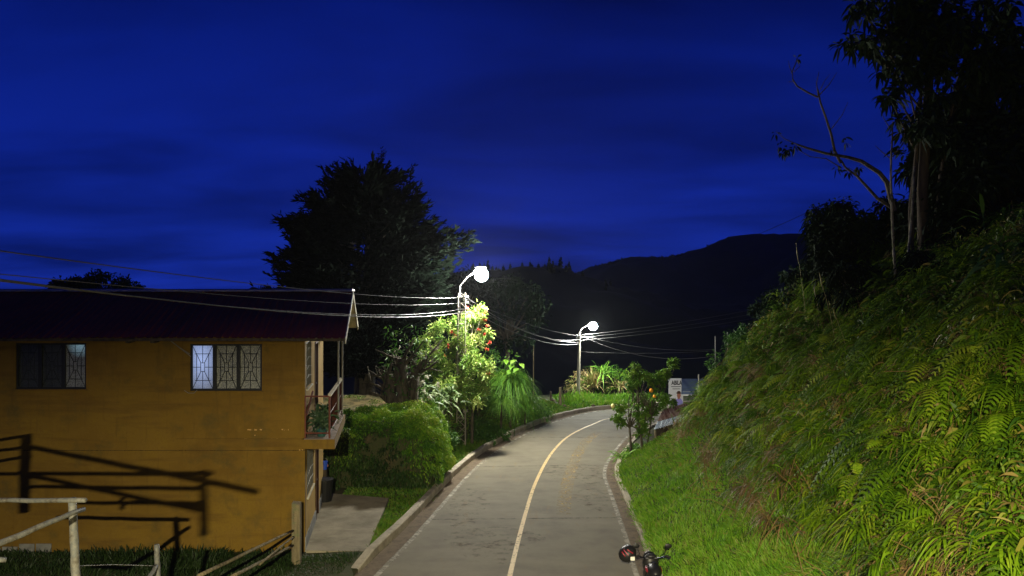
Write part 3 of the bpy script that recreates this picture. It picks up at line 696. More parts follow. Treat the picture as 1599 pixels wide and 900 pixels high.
c2 = W(508, 727, 23.35); mb = MB(); mb.ball(c2, (.10, .08, .075), 12, 8); mb.tube([c2 + Vector((0, 0, -.3)), c2 + Vector((0, 0, -.06))], [.04, .05], 8); tag(mb.build('clay_jar', M['terracotta']), 'small rounded reddish clay jar just above the blue bucket', 'jar')
t = thing('waste_bin', (-5.72, 22.6, -.5), 'dark dustbin with a lid in the shade of the yellow side wall', 'bin')
mb = MB(); mb.tube([(-5.72, 22.6, -.55), (-5.72, 22.6, .12)], [.2, .25], 14); mb.build('bin_body', M['black_plastic'], t)
mb = MB(); mb.tube([(-5.72, 22.6, .121), (-5.72, 22.6, .17), (-5.72, 22.6, .2)], [.27, .27, .12], 14); mb.build('lid', M['black_plastic'], t)

# ------------------------------------------------------------------ street lamps, poles, cables
def lamp_head(mb, p, d):
    """housing above the glowing bowl; d = unit direction of the arm"""
    a = Vector(p); mb.tube([a - d * .30, a - d * .2, a + d * .05, a + d * .22], [.03, .05, .06, .03], 8)
P1 = W(720, 706, 32.2); P1.z = float(zr(32.2)) + .1
bulb1 = W(752, 430, 32.2)
t = thing('street_lamp', P1, 'lattice street lamp post with glowing round lamp over flowering tree, nearer of two', 'street lamp', 'street lamps along the road')
x, y, z = P1; ztop = W(722, 457, 32.2).z; hw = .19; hwt = .15
mb = MB()
for sx in (-1, 1):
    for sy in (-1, 1): mb.tube([(x + sx * hw, y + sy * hw, z - .3), (x + .03 + sx * hwt, y + sy * hwt, ztop)], .022, 5)
nb = 20
for f_ in range(4):
    for k in range(nb):
        t0, t1 = k / nb, (k + 1) / nb
        def cn_(ft, t_):
            s_ = [(-1, -1), (1, -1), (1, 1), (-1, 1)][ft % 4]; ww = hw + (hwt - hw) * t_
            return (x + .03 * t_ + s_[0] * ww, y + s_[1] * ww, z + (ztop - z) * t_)
        mb.tube([cn_(f_ + (k % 2), t0), cn_(f_ + 1 - (k % 2), t1)], .011, 4)
        if k % 4 == 0: mb.tube([cn_(f_, t0), cn_(f_ + 1, t0)], .012, 4)
mb.build('lattice_mast', M['pole_conc'], t)
mb = MB(); arm = [W(718, 500, 32.0), W(718, 470, 32.0), W(718, 447, 32.1), W(729, 433, 32.1), W(738, 427, 32.2), bulb1 + Vector((-.2, 0, .30))]
mb.tube(arm, .035, 7); mb.build('lamp_arm', M['galv'], t)
mb = MB(); lamp_head(mb, bulb1 + Vector((0, 0, .35)), Vector((1, 0, 0.02))); h_ = mb.build('lamp_head', M['lamp_body'], t)
mb = MB(); mb.ball(bulb1, (.29, .29, .28), 24, 16); mb.build('lamp_bowl', M['lamp1'], h_, smooth=True)
mb = MB()
for (py, w_) in ((464, .2), (473, .2), (483, .2), (488, .16)):
    mb = MB(); c = W(723, py, 32.0); mb.box(c.x - w_, c.x + w_, c.y - .03, c.y + .03, c.z - .02, c.z + .02)
    for sx in (-1, 1): mb.ball((c.x + sx * w_, c.y - .02, c.z), .045, 8, 6)
    mb.build('crossarm', M['plate'], t)
mb = MB(); c = W(727, 640, 31.95); mb.box(c.x - .09, c.x + .09, c.y - .08, c.y + .08, c.z - .1, c.z + .02); mb.build('junction_box', M['galv'], t)
P2 = W(902.5, 640, 53); P2.z = float(ground_z(P2.x, P2.y)) - .1
bulb2 = W(926, 510, 53)
t = thing('street_lamp', P2, 'round concrete street lamp post above the reeds at the bend, farther of two', 'street lamp', 'street lamps along the road')
top2 = W(905, 520, 53)
mb = MB(); mb.tube([P2, top2], [.14, .09], 10); mb.build('pole', M['pole_conc'], t)
mb = MB(); mb.tube([W(905, 530, 52.85), W(905.3, 519, 52.9), W(908, 513, 53), W(914, 510, 53), bulb2 + Vector((-.15, 0, .25))], .05, 7); mb.build('lamp_arm', M['galv'], t)
mb = MB(); lamp_head(mb, bulb2 + Vector((0, 0, .30)), Vector((1, 0, 0))); h_ = mb.build('lamp_head', M['lamp_body'], t)
mb = MB(); mb.ball(bulb2, (.30, .30, .28), 20, 12); mb.build('lamp_bowl', M['lamp2'], h_, smooth=True)
mb = MB()
for py in (523, 527.5, 532):
    mb = MB(); c = W(905, py, 52.8); mb.box(c.x - .25, c.x + .25, c.y - .04, c.y + .04, c.z - .03, c.z + .03); mb.build('crossarm', M['plate'], t)
# the lamp behind the camera that lights the near bank and the yellow wall
L0 = Vector((-.6, -4, 7.7))
t = thing('street_lamp', (-3.9, -4, 4.2), 'street lamp behind the viewpoint, out of the picture', 'street lamp', 'street lamps along the road')
mb = MB(); mb.tube([(-3.9, -4, 4.1), (-3.9, -4, 7.6), (-3.4, -4, 8.0), (-1.0, -4, 8.0)], [.07, .06, .04, .04], 8); mb.build('pole', M['galv'], t)
mb = MB(); lamp_head(mb, L0 + Vector((0, 0, .28)), Vector((1, 0, 0))); mb.build('lamp_head', M['lamp_body'], t)
mb = MB(); th = np.linspace(0, 2 * math.pi, 49)          # added unseen ring: blocks near-horizontal light to darken the upper wall and bank
ring = np.array([[L0.x + .25 * math.cos(a), L0.y + .25 * math.sin(a)] for a in th]); V = np.vstack([np.c_[ring, np.full(49, L0.z - .036)], np.c_[ring, np.full(49, L0.z + .12)]]); i = np.arange(48)
mb.add(V, np.stack([i, i + 1, i + 50, i + 49], 1)); mb.build('light_blocker', M['lamp_body'], t)
ld = bpy.data.lights.new('street_lamp_light', 'AREA'); lo = bpy.data.objects.new('street_lamp_light', ld); COL.objects.link(lo)
ld.shape = 'DISK'; ld.size = .12; ld.energy = 16000; ld.color = (1, .88, .56)
lo.location = L0; lo.rotation_euler = Vector((.22, .02, -1.0)).to_track_quat('-Z', 'Y').to_euler()

def cable(pxs, A, B, rad, label, m='cable', ext=None, group=None):
    """cable hung in the vertical plane through A and B, passing the given photo pixels"""
    ys_, zs_ = [], []
    sl = (B[0] - A[0]) / (B[1] - A[1])
    for (px, py) in pxs:
        k = (px - 799.5) / F; Y = (A[0] - sl * A[1]) / (k - sl); ys_.append(Y); zs_.append(CAMZ - (py - 450) / F * Y)
    co = np.polyfit(ys_, zs_, 2 if len(pxs) > 2 else 1)
    y0, y1 = (min(ys_), max(ys_)) if ext is None else ext
    yy = np.linspace(y0, y1, 26); mb = MB(); mb.tube([(A[0] + sl * (q - A[1]), q, float(np.polyval(co, q))) for q in yy], rad, 5)
    return tag(mb.build('overhead_cable', M[m]), label, 'cable', group)
GA, GB, GC = 'cables between house side and near lamp post', 'cables between the two lamp posts', 'cables leaving the far lamp post'
A, B = (-2.28, 32.0), (-5.54, 8)
cable([(0, 393), (420, 445), (620, 464.5), (719, 465)], A, B, .008, 'thick topmost cable crossing the sky down to the near lamp post', 'cable', (3, 32.0), GA)
cable([(0, 429), (290, 455), (554, 474.7), (719, 473.5)], A, B, .006, 'second cable from the top, meeting the roof ridge left of the middle', 'cable', (3, 32.0), GA)
cable([(0, 440), (407, 482), (560, 492), (720, 483)], A, B, .006, 'third cable down, running low in front of the maroon roof', 'cable', (3, 32.0), GA)
cable([(76, 447), (407, 483.5), (540, 494), (620, 495.5), (721, 488.5)], A, B, .011, 'thick twisted lowest cable in front of the roof corner', 'cable', (3, 32.0), GA)
t = thing('utility_pole', (-6.22, 3, 4), 'plain utility pole left of the viewpoint holding the cables, out of the picture', 'utility pole')
mb = MB(); mb.tube([(-6.3, 2.9, 3.9), (-6.3, 2.9, 7.6)], [.1, .08], 8); mb.build('pole', M['pole_conc'], t)
mb = MB(); mb.box(-6.36, -6.2, 2.96, 3.04, 5.9, 7.1); mb.build('insulator_rack', M['galv'], t)
A, B = (-2.2, 32.2), (4.8, 52.8)
cable([(727, 463), (770, 492), (830, 521), (904, 530.5)], A, B, .016, 'upper of the cables between the lamp posts, brightest and thickest', 'cable', (32.2, 52.8), GB)
cable([(727, 470), (770, 498), (840, 524), (904, 535)], A, B, .012, 'middle of the cables sagging between the two lamp posts', 'cable', (32.2, 52.8), GB)
cable([(728, 479), (770, 506), (840, 531), (904, 537.5)], A, B, .012, 'lowest of the cables sagging between the two lamp posts', 'cable', (32.2, 52.8), GB)
cable([(770, 486), (840, 511), (904, 524.5)], A, B, .011, 'thin high cable between the lamp posts against the dark hill', 'cable_dark', (32.2, 52.8), GB)
A, B = (4.85, 52.9), (27, 66)
cable([(909, 523.5), (960, 517), (1080, 501), (1200, 478)], A, B, .022, 'topmost cable leading right from the far lamp post', 'cable', (52.9, 64), GC)
cable([(909, 527), (960, 522), (1080, 507), (1200, 485)], A, B, .018, 'second cable leading right from the far lamp post', 'cable', (52.9, 64), GC)
cable([(909, 532), (960, 526), (1080, 513), (1200, 493)], A, B, .018, 'third cable leading right from the far lamp post', 'cable', (52.9, 64), GC)
A, B = (4.85, 52.8), (14.0, 51)
cable([(910, 525), (945, 542), (985, 551), (1117, 556)], A, B, .016, 'service cable dropping steeply from the far post towards the thin masts', 'cable', (51, 52.8), GC)
cable([(910, 524), (945, 533), (985, 540), (1117, 546)], A, B, .012, 'upper service cable dropping from the far post to the thin mast', 'cable', (51, 52.8), GC)
cable([(906, 549), (960, 552), (1040, 551), (1117, 548)], A, B, .010, 'faint level cable low behind the far lamp post', 'cable', (51, 52.8), GC)
A, B = (40, 110), (34, 78)
cable([(1175, 370), (1230, 346), (1290, 318)], (30, 95), (32, 76), .03, 'thin cable rising over the mountain ridge towards the right trees', 'cable_dark')
for (px, yt, Yd, lab) in ((1117, 525, 51, 'thin dark mast, left of two beside the bushy bank'), (1136, 519, 49, 'thin dark mast, right of two beside the bushy bank')):
    p = W(px, yt, Yd); mb = MB(); mb.tube([(p.x, p.y, -2.5), p], [.05, .035], 6); tag(mb.build('thin_mast', M['galv']), lab, 'mast')
p = W(833, 540, 52); mb = MB(); mb.tube([(p.x, p.y, float(ground_z(p.x, p.y)) - .1), p], [.05, .035], 6); tag(mb.build('thin_mast', M['old_wood']), 'thin dim pole rising behind the tall grass clump', 'mast')

# ------------------------------------------------------------------ fences at lower left
def pole_line(mb, p, q, r0, r1, knots=True):
    p, q = Vector(p), Vector(q); n = 9; pts = []; rr = []
    for k in range(n):
        t_ = k / (n - 1); o = Vector((rng.normal(), rng.normal(), rng.normal())) * .003
        pts.append(p.lerp(q, t_) + o); rr.append((r0 + (r1 - r0) * t_) * (1.0 + (.05 if knots and k % 2 else 0)) * (.84 if knots else .9))
    mb.tube(pts, rr, 9)
t = thing('bamboo_fence', (-4.74, 8, 2.5), 'white bamboo pole corral fence at the lower left edge', 'fence')
dA = 8.0
mb = MB(); pole_line(mb, W(112, 778, dA), W(121, 950, dA), .047, .055); mb.build('post', M['bamboo_white'], t, smooth=True)
mb = MB(); pole_line(mb, W(133, 782, dA - .1), W(-90, 781, dA + .6), .030, .03); mb.build('rail', M['bamboo_white'], t, smooth=True)
mb = MB(); pole_line(mb, W(131, 794, dA - .2), W(-40, 865, dA - 1.6), .028, .036); mb.build('rail', M['bamboo_white'], t, smooth=True)
mb = MB(); pole_line(mb, W(9, 875, dA - .6), W(-80, 868, dA - .9), .030, .032); mb.build('rail', M['bamboo_white'], t, smooth=True)
dB = 10.8
mb = MB(); pole_line(mb, W(244, 851, dB), W(249, 940, dB), .043, .048); mb.build('post', M['bamboo_white'], t, smooth=True)
mb = MB(); pole_line(mb, W(244, 884, dB - .05), W(225, 915, dB - .5), .035, .04); mb.build('brace', M['bamboo_white'], t, smooth=True)
mb = MB(); mb.tube([W(121, 884, 8), W(180, 882, 9.4), W(244, 884, 10.8)], .004, 4); mb.build('wire', M['galv'], t)
# second corral fence, left of the picture, whose shadow falls on the yellow wall
def shadow_pt(px, py, tt):
    """point on the ray lamp -> wall pixel, at fraction tt"""
    Sx = W(px, py, HY); return L0 + (Sx - L0) * tt
t = thing('timber_fence', tuple(shadow_pt(40, 790, .45)), 'timber corral fence left of the picture that throws its shadow on the wall', 'fence')
def sh_rail(a, b, ta, tb, r, name='rail'):
    mb = MB(); pole_line(mb, shadow_pt(*a, ta), shadow_pt(*b, tb), r, r, False); mb.build(name, M['old_wood'], t, smooth=True)
TA, TB = .44, .325
sh_rail((41, 681), (37, 800), TA, TA, .065, 'post'); sh_rail((318, 736), (318, 835), TB, TB, .036, 'post')
sh_rail((45, 698), (400, 768), TA - .01, TB - .01, .028); sh_rail((-60, 740), (330, 740), TA + .03, TB, .022)
sh_rail((45, 760), (318, 763), TA, TB, .022); sh_rail((45, 743), (320, 798), TA, TB, .026); sh_rail((120, 785), (318, 787), TA, TB, .022)
sh_rail((-70, 697), (48, 680), TA + .05, TA, .02); sh_rail((-70, 712), (48, 698), TA + .05, TA, .02); sh_rail((-70, 730), (48, 713), TA + .05, TA, .02)
sh_rail((191, 778), (191, 795), .42, .42, .03, 'post')
t = thing('pole_fence', tuple(W(463, 865, 17.6)), 'weathered square timber post with leaning pole rails at the house corner', 'fence')
mb = MB(); p = W(463.5, 866, 17.6); q = W(463.5, 785, 17.6)
mb.hexa([(p.x - .10, p.y - .08), (p.x + .09, p.y - .08), (p.x + .09, p.y + .08), (p.x - .10, p.y + .08)], p.z - .5, [q.z, q.z - .04, q.z, q.z + .02]); mb.build('post', M['old_wood'], t)
for (a, b, r) in (((309, 900, 13), (457, 829, 17.4), .042), ((362, 901, 13.6), (457, 852, 17.4), .04), ((405, 882, 15), (458, 838, 17.3), .03)):
    mb = MB(); pole_line(mb, W(*a), W(*b), r, r * .8); mb.build('rail', M['old_wood'], t, smooth=True)
# posts by the bend
for (px, yt, yb, Yd, r, lab) in ((875, 605, 640, 46.5, .10, 'stoutest wooden fence post by the bend'), (860, 611, 637, 47, .07, 'middle dark fence post left of the stout post by the bend'), (846, 627, 648, 44.5, .05, 'short leftmost post near the tall grass clump'), (884, 612, 640, 47, .035, 'thin pale leaning stake right of the stout post')):
    a = W(px, yb + 6, Yd); b = W(px - (6 if r < .04 else 0), yt, Yd); mb = MB(); pole_line(mb, a, b, r * 1.1, r); tag(mb.build('fence_post', M['old_wood'] if r != .07 else M['dark_wood'], smooth=True), lab, 'post', 'fence posts by the bend')

# ------------------------------------------------------------------ shed, far building, poster
t = thing('shed', (8, 37.5, -1.5), 'low timber shed with rusty corrugated sheets and one pale sheet at the eave', 'shed')
FL = W(1021, 671, 36); FR = W(1092, 650, 38.6); BL = W(1036, 640, 38.6); BR = W(1098, 624, 41.5)
def quadsheet(mb, a, b, c, d, per, th=.015, amp=.03, n=70):
    """corrugated sheet a-b (front) d-c (back)"""
    u = np.linspace(0, 1, n)[:, None]; a, b, c, d = [np.array(q) for q in (a, b, c, d)]
    lo = a * (1 - u) + b * u; hi = d * (1 - u) + c * u; h = np.sin(u[:, 0] / per * 2 * math.pi) * amp
    lo[:, 2] += h; hi[:, 2] += h; V = np.vstack([lo, hi]); i = np.arange(n - 1); q = np.stack([i, i + 1, i + n + 1, i + n], 1)
    mb.add(V, q); V2 = V.copy(); V2[:, 2] -= th; mb.add(V2, q[:, ::-1])
mid = lambda p, q, k: Vector(p).lerp(Vector(q), k)
mb = MB(); quadsheet(mb, FL, FR, mid(FR, BR, .40), mid(FL, BL, .40), .05); rf = mb.build('roof', M['tin_blue'], t)
# rust sheets laid the other way: corrugations run along the eave
mb = MB(); quadsheet(mb, mid(FL, BL, .36) + Vector((0, 0, .03)), BL + Vector((0, 0, .04)), BR + Vector((0, 0, .04)), mid(FR, BR, .36) + Vector((0, 0, .03)), .2, amp=.045); mb.build('rusty_sheet', M['tin_rust'], rf)
mb = MB()
for k in range(34):
    u = k / 33 * .96 + .02; a = mid(FL, FR, u); a = mid(a, mid(BL, BR, u), .12); w_ = .05 + rng.random() * .02
    mb.hexa([(a.x - w_, a.y - .02), (a.x + w_, a.y + w_ * .9 - .02), (a.x + w_, a.y + w_ * .9 + .01), (a.x - w_, a.y + .01)], a.z - 1.9, a.z - .06 - rng.random() * .1)
mb.build('slat_wall', M['dark_wood'], t)
for u in (.02, .33, .66, .98):
    a = mid(FL, FR, u); a = mid(a, mid(BL, BR, u), .05); mb = MB(); mb.tube([(a.x, a.y, a.z - 2), (a.x, a.y, a.z - .04)], .06, 7); mb.build('post', M['old_wood'], t)
mb = MB(); mb.tube([mid(FL, BL, .1) + Vector((0, 0, -.08)), mid(FR, BR, .1) + Vector((0, 0, -.08))], .045, 6); mb.build('beam', M['dark_wood'], t)
t = thing('small_building', (14, 61, -3.5), 'small cream block building with blue tin roof behind the shed', 'building')
a0, a1 = W(1066, 604, 60), W(1112, 604, 60); zt = W(0, 612, 60).z; g0 = -4.2
mb = MB(); mb.box(a0.x, a1.x, 60, 64, g0, zt); mb.build('wall', M['cream'], t)
mb = MB()
for k in range(3):
    xx = a0.x + .4 + k * .75; mb.box(xx, xx + .42, 59.95, 59.99, W(0, 634, 60).z, W(0, 618, 60).z)
mb.build('window', M['plinth'], t)
mb = MB(); quadsheet(mb, (a0.x - .4, 59.3, zt - .1), (a1.x + .4, 59.3, zt - .1), (a1.x + .4, 64.5, zt + .5), (a0.x - .4, 64.5, zt + .5), .03, amp=.03); mb.build('roof', M['tin_roof'], t)
mb = MB(); mb.hexa([(a0.x - .4, 59.25), (a1.x + .4, 59.25), (a1.x + .4, 59.29), (a0.x - .4, 59.29)], zt - .28, zt - .12); mb.build('fascia', M['plate'], t)
p = W(1091, 585, 57); mb = MB(); mb.tube([(p.x, p.y, -4), p], .06, 7); tag(mb.build('pale_pole', M['pole_conc']), 'short pale pole in front of the blue tin roof', 'pole')
# election style poster board: flat board, letters, figure in a hat
t = thing('poster_board', W(1056, 650, 50), 'white poster board with lettering and a figure in a dark hat', 'poster')
YP = 50; def_ = lambda px, py, dy=0: W(px, py, YP - dy)
def prect(mb, x0, x1, y0, y1, dy, th=.01):
    a = W(x0, y1, YP); b = W(x1, y0, YP); mb.box(a.x, b.x, YP - dy - th, YP - dy, a.z, b.z)
mb = MB(); prect(mb, 1044, 1064, 591, 616, 0, .03); prect(mb, 1044, 1066.5, 616.2, 634, 0, .03); mb.build('board', M['poster_white'], t)
mb = MB()
for px in (1046, 1063): a = W(px, 634, YP); mb.tube([(a.x, YP + .06, -3.6), (a.x, YP + .06, W(0, 592, YP).z)], .04, 6)
mb.build('post', M['old_wood'], t)
fc = bpy.data.curves.new('lettering', 'FONT'); fc.body = 'ABILA'; fc.size = .40; fc.extrude = .004; fc.align_x = 'CENTER'; fc.offset = .012
fo = bpy.data.objects.new('lettering', fc); COL.objects.link(fo); c = W(1056.4, 601, YP); fo.location = (c.x, YP - .04, c.z); fo.rotation_euler = (R(90), 0, 0); fo.scale = (.66, 1, 1)
fc.materials.append(M['ink']); bpy.context.view_layer.update()
me_ = bpy.data.meshes.new_from_object(fo); me_.transform(fo.matrix_basis); me_.name = 'lettering'; bpy.data.objects.remove(fo)
fo = bpy.data.objects.new('lettering', me_); COL.objects.link(fo); fo.parent = t; fo.matrix_parent_inverse = Matrix.Translation(-Vector(t.location))
mb = MB(); prect(mb, 1048, 1063, 603.5, 604.5, .032, .003); prect(mb, 1050, 1062, 607, 607.8, .032, .003); mb.build('small_print', M['ink'], t)
def flat_poly(mb, pts, dy, mi=0):
    P = [W(px, py, YP) for px, py in pts]; n = len(P)
    V = [(q.x, YP - dy, q.z) for q in P] + [(q.x, YP - dy + .004, q.z) for q in P]
    cx = sum(q.x for q in P) / n; cz = sum(q.z for q in P) / n; V += [(cx, YP - dy, cz), (cx, YP - dy + .004, cz)]
    tr = [(k, (k + 1) % n, 2 * n) for k in range(n)] + [(n + (k + 1) % n, n + k, 2 * n + 1) for k in range(n)]
    mb.add(V, [(k, n + k, n + (k + 1) % n, (k + 1) % n) for k in range(n)], tr, mi=mi)
fg = MB()
flat_poly(fg, [(1053, 633.5), (1055, 625), (1059, 621.5), (1063, 622.5), (1065.8, 627), (1066.2, 633.5)], .040, 0)
flat_poly(fg, [(1045, 633.5), (1046, 626), (1051, 622), (1056, 624), (1057.5, 633.5)], .046, 1)
flat_poly(fg, [(1057.3 + 0, 614.5), (1062.3, 614.5), (1062.8, 618), (1061.3, 622.5), (1059.8, 624), (1058.2, 622.5), (1056.8, 618)], .052, 2)
flat_poly(fg, [(1055, 613.8), (1057, 612.8), (1057.8, 610.6), (1061.6, 610.6), (1062.3, 612.8), (1064.6, 613.8), (1062, 615), (1057.5, 615)], .058, 3)
fg.build('printed_figure', [M['lilac'], M['ink'], M['skin_print'], M['brown_wood']], t)
# small pale sign by the bank
t = thing('small_sign', W(1077, 690, 31.5), 'small square pale green sign on a stake under the shed eave', 'sign')
a = W(1072, 683, 31.5); b = W(1082, 673.5, 31.5); mb = MB(); mb.box(a.x, b.x, 31.48, 31.5, a.z, b.z); mb.build('panel', M['sign_green'], t)
mb = MB(); mb.tube([((a.x + b.x) / 2, 31.53, a.z - 1.5), ((a.x + b.x) / 2, 31.53, b.z)], .02, 5); mb.build('stake', M['old_wood'], t)

# ------------------------------------------------------------------ motorcycle with helmet
def motorcycle():
    ox, oy = 2.86, 15.0; gz = float(zr(15)) + .0
    t = thing('motorcycle', (ox, oy - .6, gz), 'black motorcycle with red trim parked at the right kerb', 'motorcycle')
    T = lambda x, y, z: (ox + x, oy + y, gz + z)
    for (yy, nm) in ((.55, 'front_wheel'), (-.75, 'rear_wheel')):
        th = np.linspace(0, 2 * math.pi, 29); mb = MB()
        mb.tube([T(0, yy + .26 * math.cos(a), .31 + .26 * math.sin(a)) for a in th], .05, 8, cap=False); w_ = mb.build(nm, M['black_rubber'], t, smooth=True)
        mb = MB(); mb.tube([T(0, yy + .2 * math.cos(a), .31 + .2 * math.sin(a)) for a in th], .015, 6, cap=False)
        for a in th[::4]: mb.tube([T(0, yy, .31), T(0, yy + .2 * math.cos(a), .31 + .2 * math.sin(a))], .01, 4)
        mb.tube([T(-.06, yy, .31), T(.06, yy, .31)], .03, 8); mb.build('rim', M['chrome'], w_)
    mb = MB(); th = np.linspace(.2, 2.6, 12)
    mb.tube([T(0, .55 + .33 * math.cos(a), .31 + .33 * math.sin(a)) for a in th], [.05] * 12, 6); mb.build('front_mudguard', M['black_plastic'], t, smooth=True)
    mb = MB()
    for s in (-1, 1): mb.tube([T(s * .09, .55, .31), T(s * .09, .22, .95)], .024, 7)
    mb.tube([T(-.09, .24, .93), T(.09, .24, .93)], .02, 6); mb.build('fork', M['chrome'], t)
    mb = MB(); mb.tube([T(-.36, .05, 1.04), T(-.30, .08, 1.06), T(-.12, .18, .98), T(.12, .18, .98), T(.30, .08, 1.06), T(.36, .05, 1.04)], .014, 7); hb = mb.build('handlebar', M['chrome'], t)
    for s in (-1, 1):
        mb = MB(); mb.tube([T(s * .37, .045, 1.04), T(s * .27, .095, 1.065)], .024, 8); mb.build('grip', M['black_rubber'], hb)
        mb = MB(); mb.tube([T(s * .24, .12, 1.05), T(s * .30, .10, 1.22)], .008, 5); mb.ball(T(s * .33, .10, 1.26), (.075, .02, .05), 12, 8); mb.build('mirror', M['black_plastic'], hb)
        mb = MB(); mb.tube([T(s * .2, .10, 1.03), T(s * .34, -.02, 1.03)], .008, 5); mb.build('lever', M['chrome'], hb)
    mb = MB(); mb.ball(T(0, .26, .86), (.17, .12, .18), 16, 10); mb.build('fairing', M['black_plastic'], t, smooth=True)
    mb = MB(); mb.ball(T(0, .42, .92), (.13, .10, .12), 14, 10); mb.build('headlight', M['black_plastic'], t, smooth=True)
    mb = MB(); mb.ball(T(0, .19, 1.02), (.11, .06, .05), 12, 8); mb.build('instrument_panel', M['black_plastic'], hb)
    mb = MB(); mb.ball(T(0, -.10, .83), (.15, .28, .14), 16, 10); tk = mb.build('fuel_tank', M['black_plastic'], t, smooth=True)
    for s in (-1, 1): mb = MB(); mb.ball(T(s * .125, -.05, .84), (.045, .15, .05), 10, 8); mb.build('tank_trim', M['red_paint'], tk)
    mb = MB(); mb.tube([T(0, -.05, .97), T(0, -.05, .985)], .035, 10); mb.build('fuel_cap', M['chrome'], tk)
    mb = MB(); mb.ball(T(0, -.62, .80), (.13, .38, .07), 16, 8); mb.build('seat', M['black_rubber'], t, smooth=True)
    mb = MB(); mb.ball(T(0, -.08, .45), (.15, .2, .2), 12, 8); mb.tube([T(.14, -.1, .35), T(.17, -.5, .3), T(.17, -1.0, .38)], [.03, .04, .05], 8); mb.build('engine', M['lamp_body'], t)
    mb = MB(); mb.tube([T(0, .2, .9), T(0, .1, .6), T(0, -.3, .3), T(0, -.75, .31)], .03, 6)
    for s in (-1, 1): mb.tube([T(s * .1, -.9, .75), T(s * .1, -.75, .31)], .025, 6); mb.tube([T(s * .03, .1, .8), T(s * .1, -.9, .75)], .02, 6)
    mb.build('frame', M['black_plastic'], t)
    for s in (-1, 1):
        mb = MB(); mb.ball(T(s * .15, -.5, .65), (.04, .2, .1), 10, 8); mb.build('side_cover', M['black_plastic'], t)
    mb = MB(); mb.tube([T(.12, -.2, .3), T(.30, -.25, .0)], .015, 5); mb.build('kickstand', M['chrome'], t)
    hz_ = T(-.50, .12, 1.10)
    h = thing('crash_helmet', hz_, 'black helmet with red and pink stripes hanging at the left handlebar end', 'helmet')
    Mx = Matrix.Rotation(R(-30), 3, 'Y') @ Matrix.Rotation(R(20), 3, 'X')
    mb = MB(); mb.ball(hz_, (.19, .17, .155), 22, 14, M=Mx); mb.build('shell', M['black_plastic'], h, smooth=True)
    C_ = Vector(hz_)
    for (u0, v0, u1, v1, m_, w_) in ((-.13, .05, -.02, -.085, 'red_paint', .012), (-.09, .09, .02, -.03, 'pink_decal', .009), (-.02, .10, .09, .03, 'red_paint', .012)):
        mb = MB(); pts = []
        for k in range(9):
            q = k / 8; u = u0 + (u1 - u0) * q; v = v0 + (v1 - v0) * q; w2_ = math.sqrt(max(.02, 1 - (u / .19) ** 2 - (v / .155) ** 2)) * .17 
            pts.append(C_ + Vector((u, -w2_ * .92, v + .02)))
        mb.tube(pts, w_, 6); mb.build('stripe', M[m_], h)
    mb = MB(); q = C_ + Vector((.075, -.165, -.045)); mb.box(q.x - .04, q.x + .045, q.y - .012, q.y + .03, q.z - .035, q.z + .035); mb.build('visor_label', M['plate'], h)
    mb = MB(); mb.tube([C_ + Vector((-.12, -.03, -.12)), C_ + Vector((.02, -.05, -.17)), C_ + Vector((.14, -.02, -.08))], .012, 5); mb.build('chin_strap', M['black_rubber'], h)
motorcycle()

# ------------------------------------------------------------------ vegetation
def gz(x, y): return ground_z(x, y)
def slope_n(x, y):
    e_ = .12; dx = (gz(x + e_, y) - gz(x - e_, y)) / (2 * e_); dy = (gz(x, y + e_) - gz(x, y - e_)) / (2 * e_)
    n = np.stack([-dx, -dy, np.ones_like(dx)], -1); return n / np.linalg.norm(n, axis=1)[:, None]
def scatter(n, x0, x1, y0, y1, keep):
    out = []; tot = 0
    for _ in range(40):
        x = rng.uniform(x0, x1, n * 2); y = rng.uniform(y0, y1, n * 2); m = keep(x, y); out.append(np.c_[x[m], y[m]]); tot += m.sum()
        if tot >= n: break
    P = np.vstack(out)[:n]; return P[:, 0], P[:, 1]
def inview(x, y, z, mx=30, my=60):
    px = 799.5 + F * x / y; py = 450 - F * (z - CAMZ) / y
    return (px > -mx) & (px < 1599 + mx) & (py < 900 + my)
# --- right bank: one cover of grasses, in bands of length and tone
def bank_keep(dlo, dhi, y0=8.6):
    def k(x, y):
        m = (rng.random(len(x)) < np.minimum(1, (12. / np.maximum(y, 5)) ** 1.6))
        out = np.zeros(len(x), bool); idx = np.where(m & (np.abs(x / np.maximum(y, .1)) < .72))[0]
        if len(idx) == 0: return out
        sr, _ = near_poly(x[idx], y[idx], RK[::3]); ok = (sr > dlo) & (sr < dhi); idx = idx[ok]
        if len(idx) == 0: return out
        z = gz(x[idx], y[idx]); out[idx] = inview(x[idx], y[idx], z); return out
    return k
def grass_on(mb, n, x0, x1, y0, y1, keep, Lr, Wr, up, droop, patch=1.2, rbase=None, out=0.35):
    x, y = scatter(n, x0, x1, y0, y1, keep); n = len(x); nrm = slope_n(x, y); z = gz(x, y)
    cl = vnoise(x, y, patch, 11) * .5 + .5; cl2 = vnoise(x, y, .35, 12) * .5 + .5
    D = nrm * out + np.array([0, 0, 1.]) * up + rng.normal(size=(n, 3)) * .32
    # tufts lean together
    lean = np.stack([vnoise(x, y, .5, 21), vnoise(x, y, .5, 22), np.zeros(n)], -1); D = D + lean * .7
    L = rng.uniform(Lr[0], Lr[1], n) * (.5 + .9 * cl); Wd = rng.uniform(Wr[0], Wr[1], n) * np.clip(y / 14, .8, 2.2)
    r = np.clip((.25 + .5 * cl2 if rbase is None else rbase) + rng.normal(size=n) * .2, 0, 1)
    mb.blades(np.c_[x, y, z - .02], D, L, Wd, droop * rng.uniform(.4, 1.3, n), prof=(.8, 1, .7, .05), rnd=r)
lush = lambda q: q
def patch_keep(base, s_, seed, thr, sign=1):
    def k(x, y):
        m = base(x, y); return m & (sign * vnoise(x, y, s_, seed) > thr)
    return k
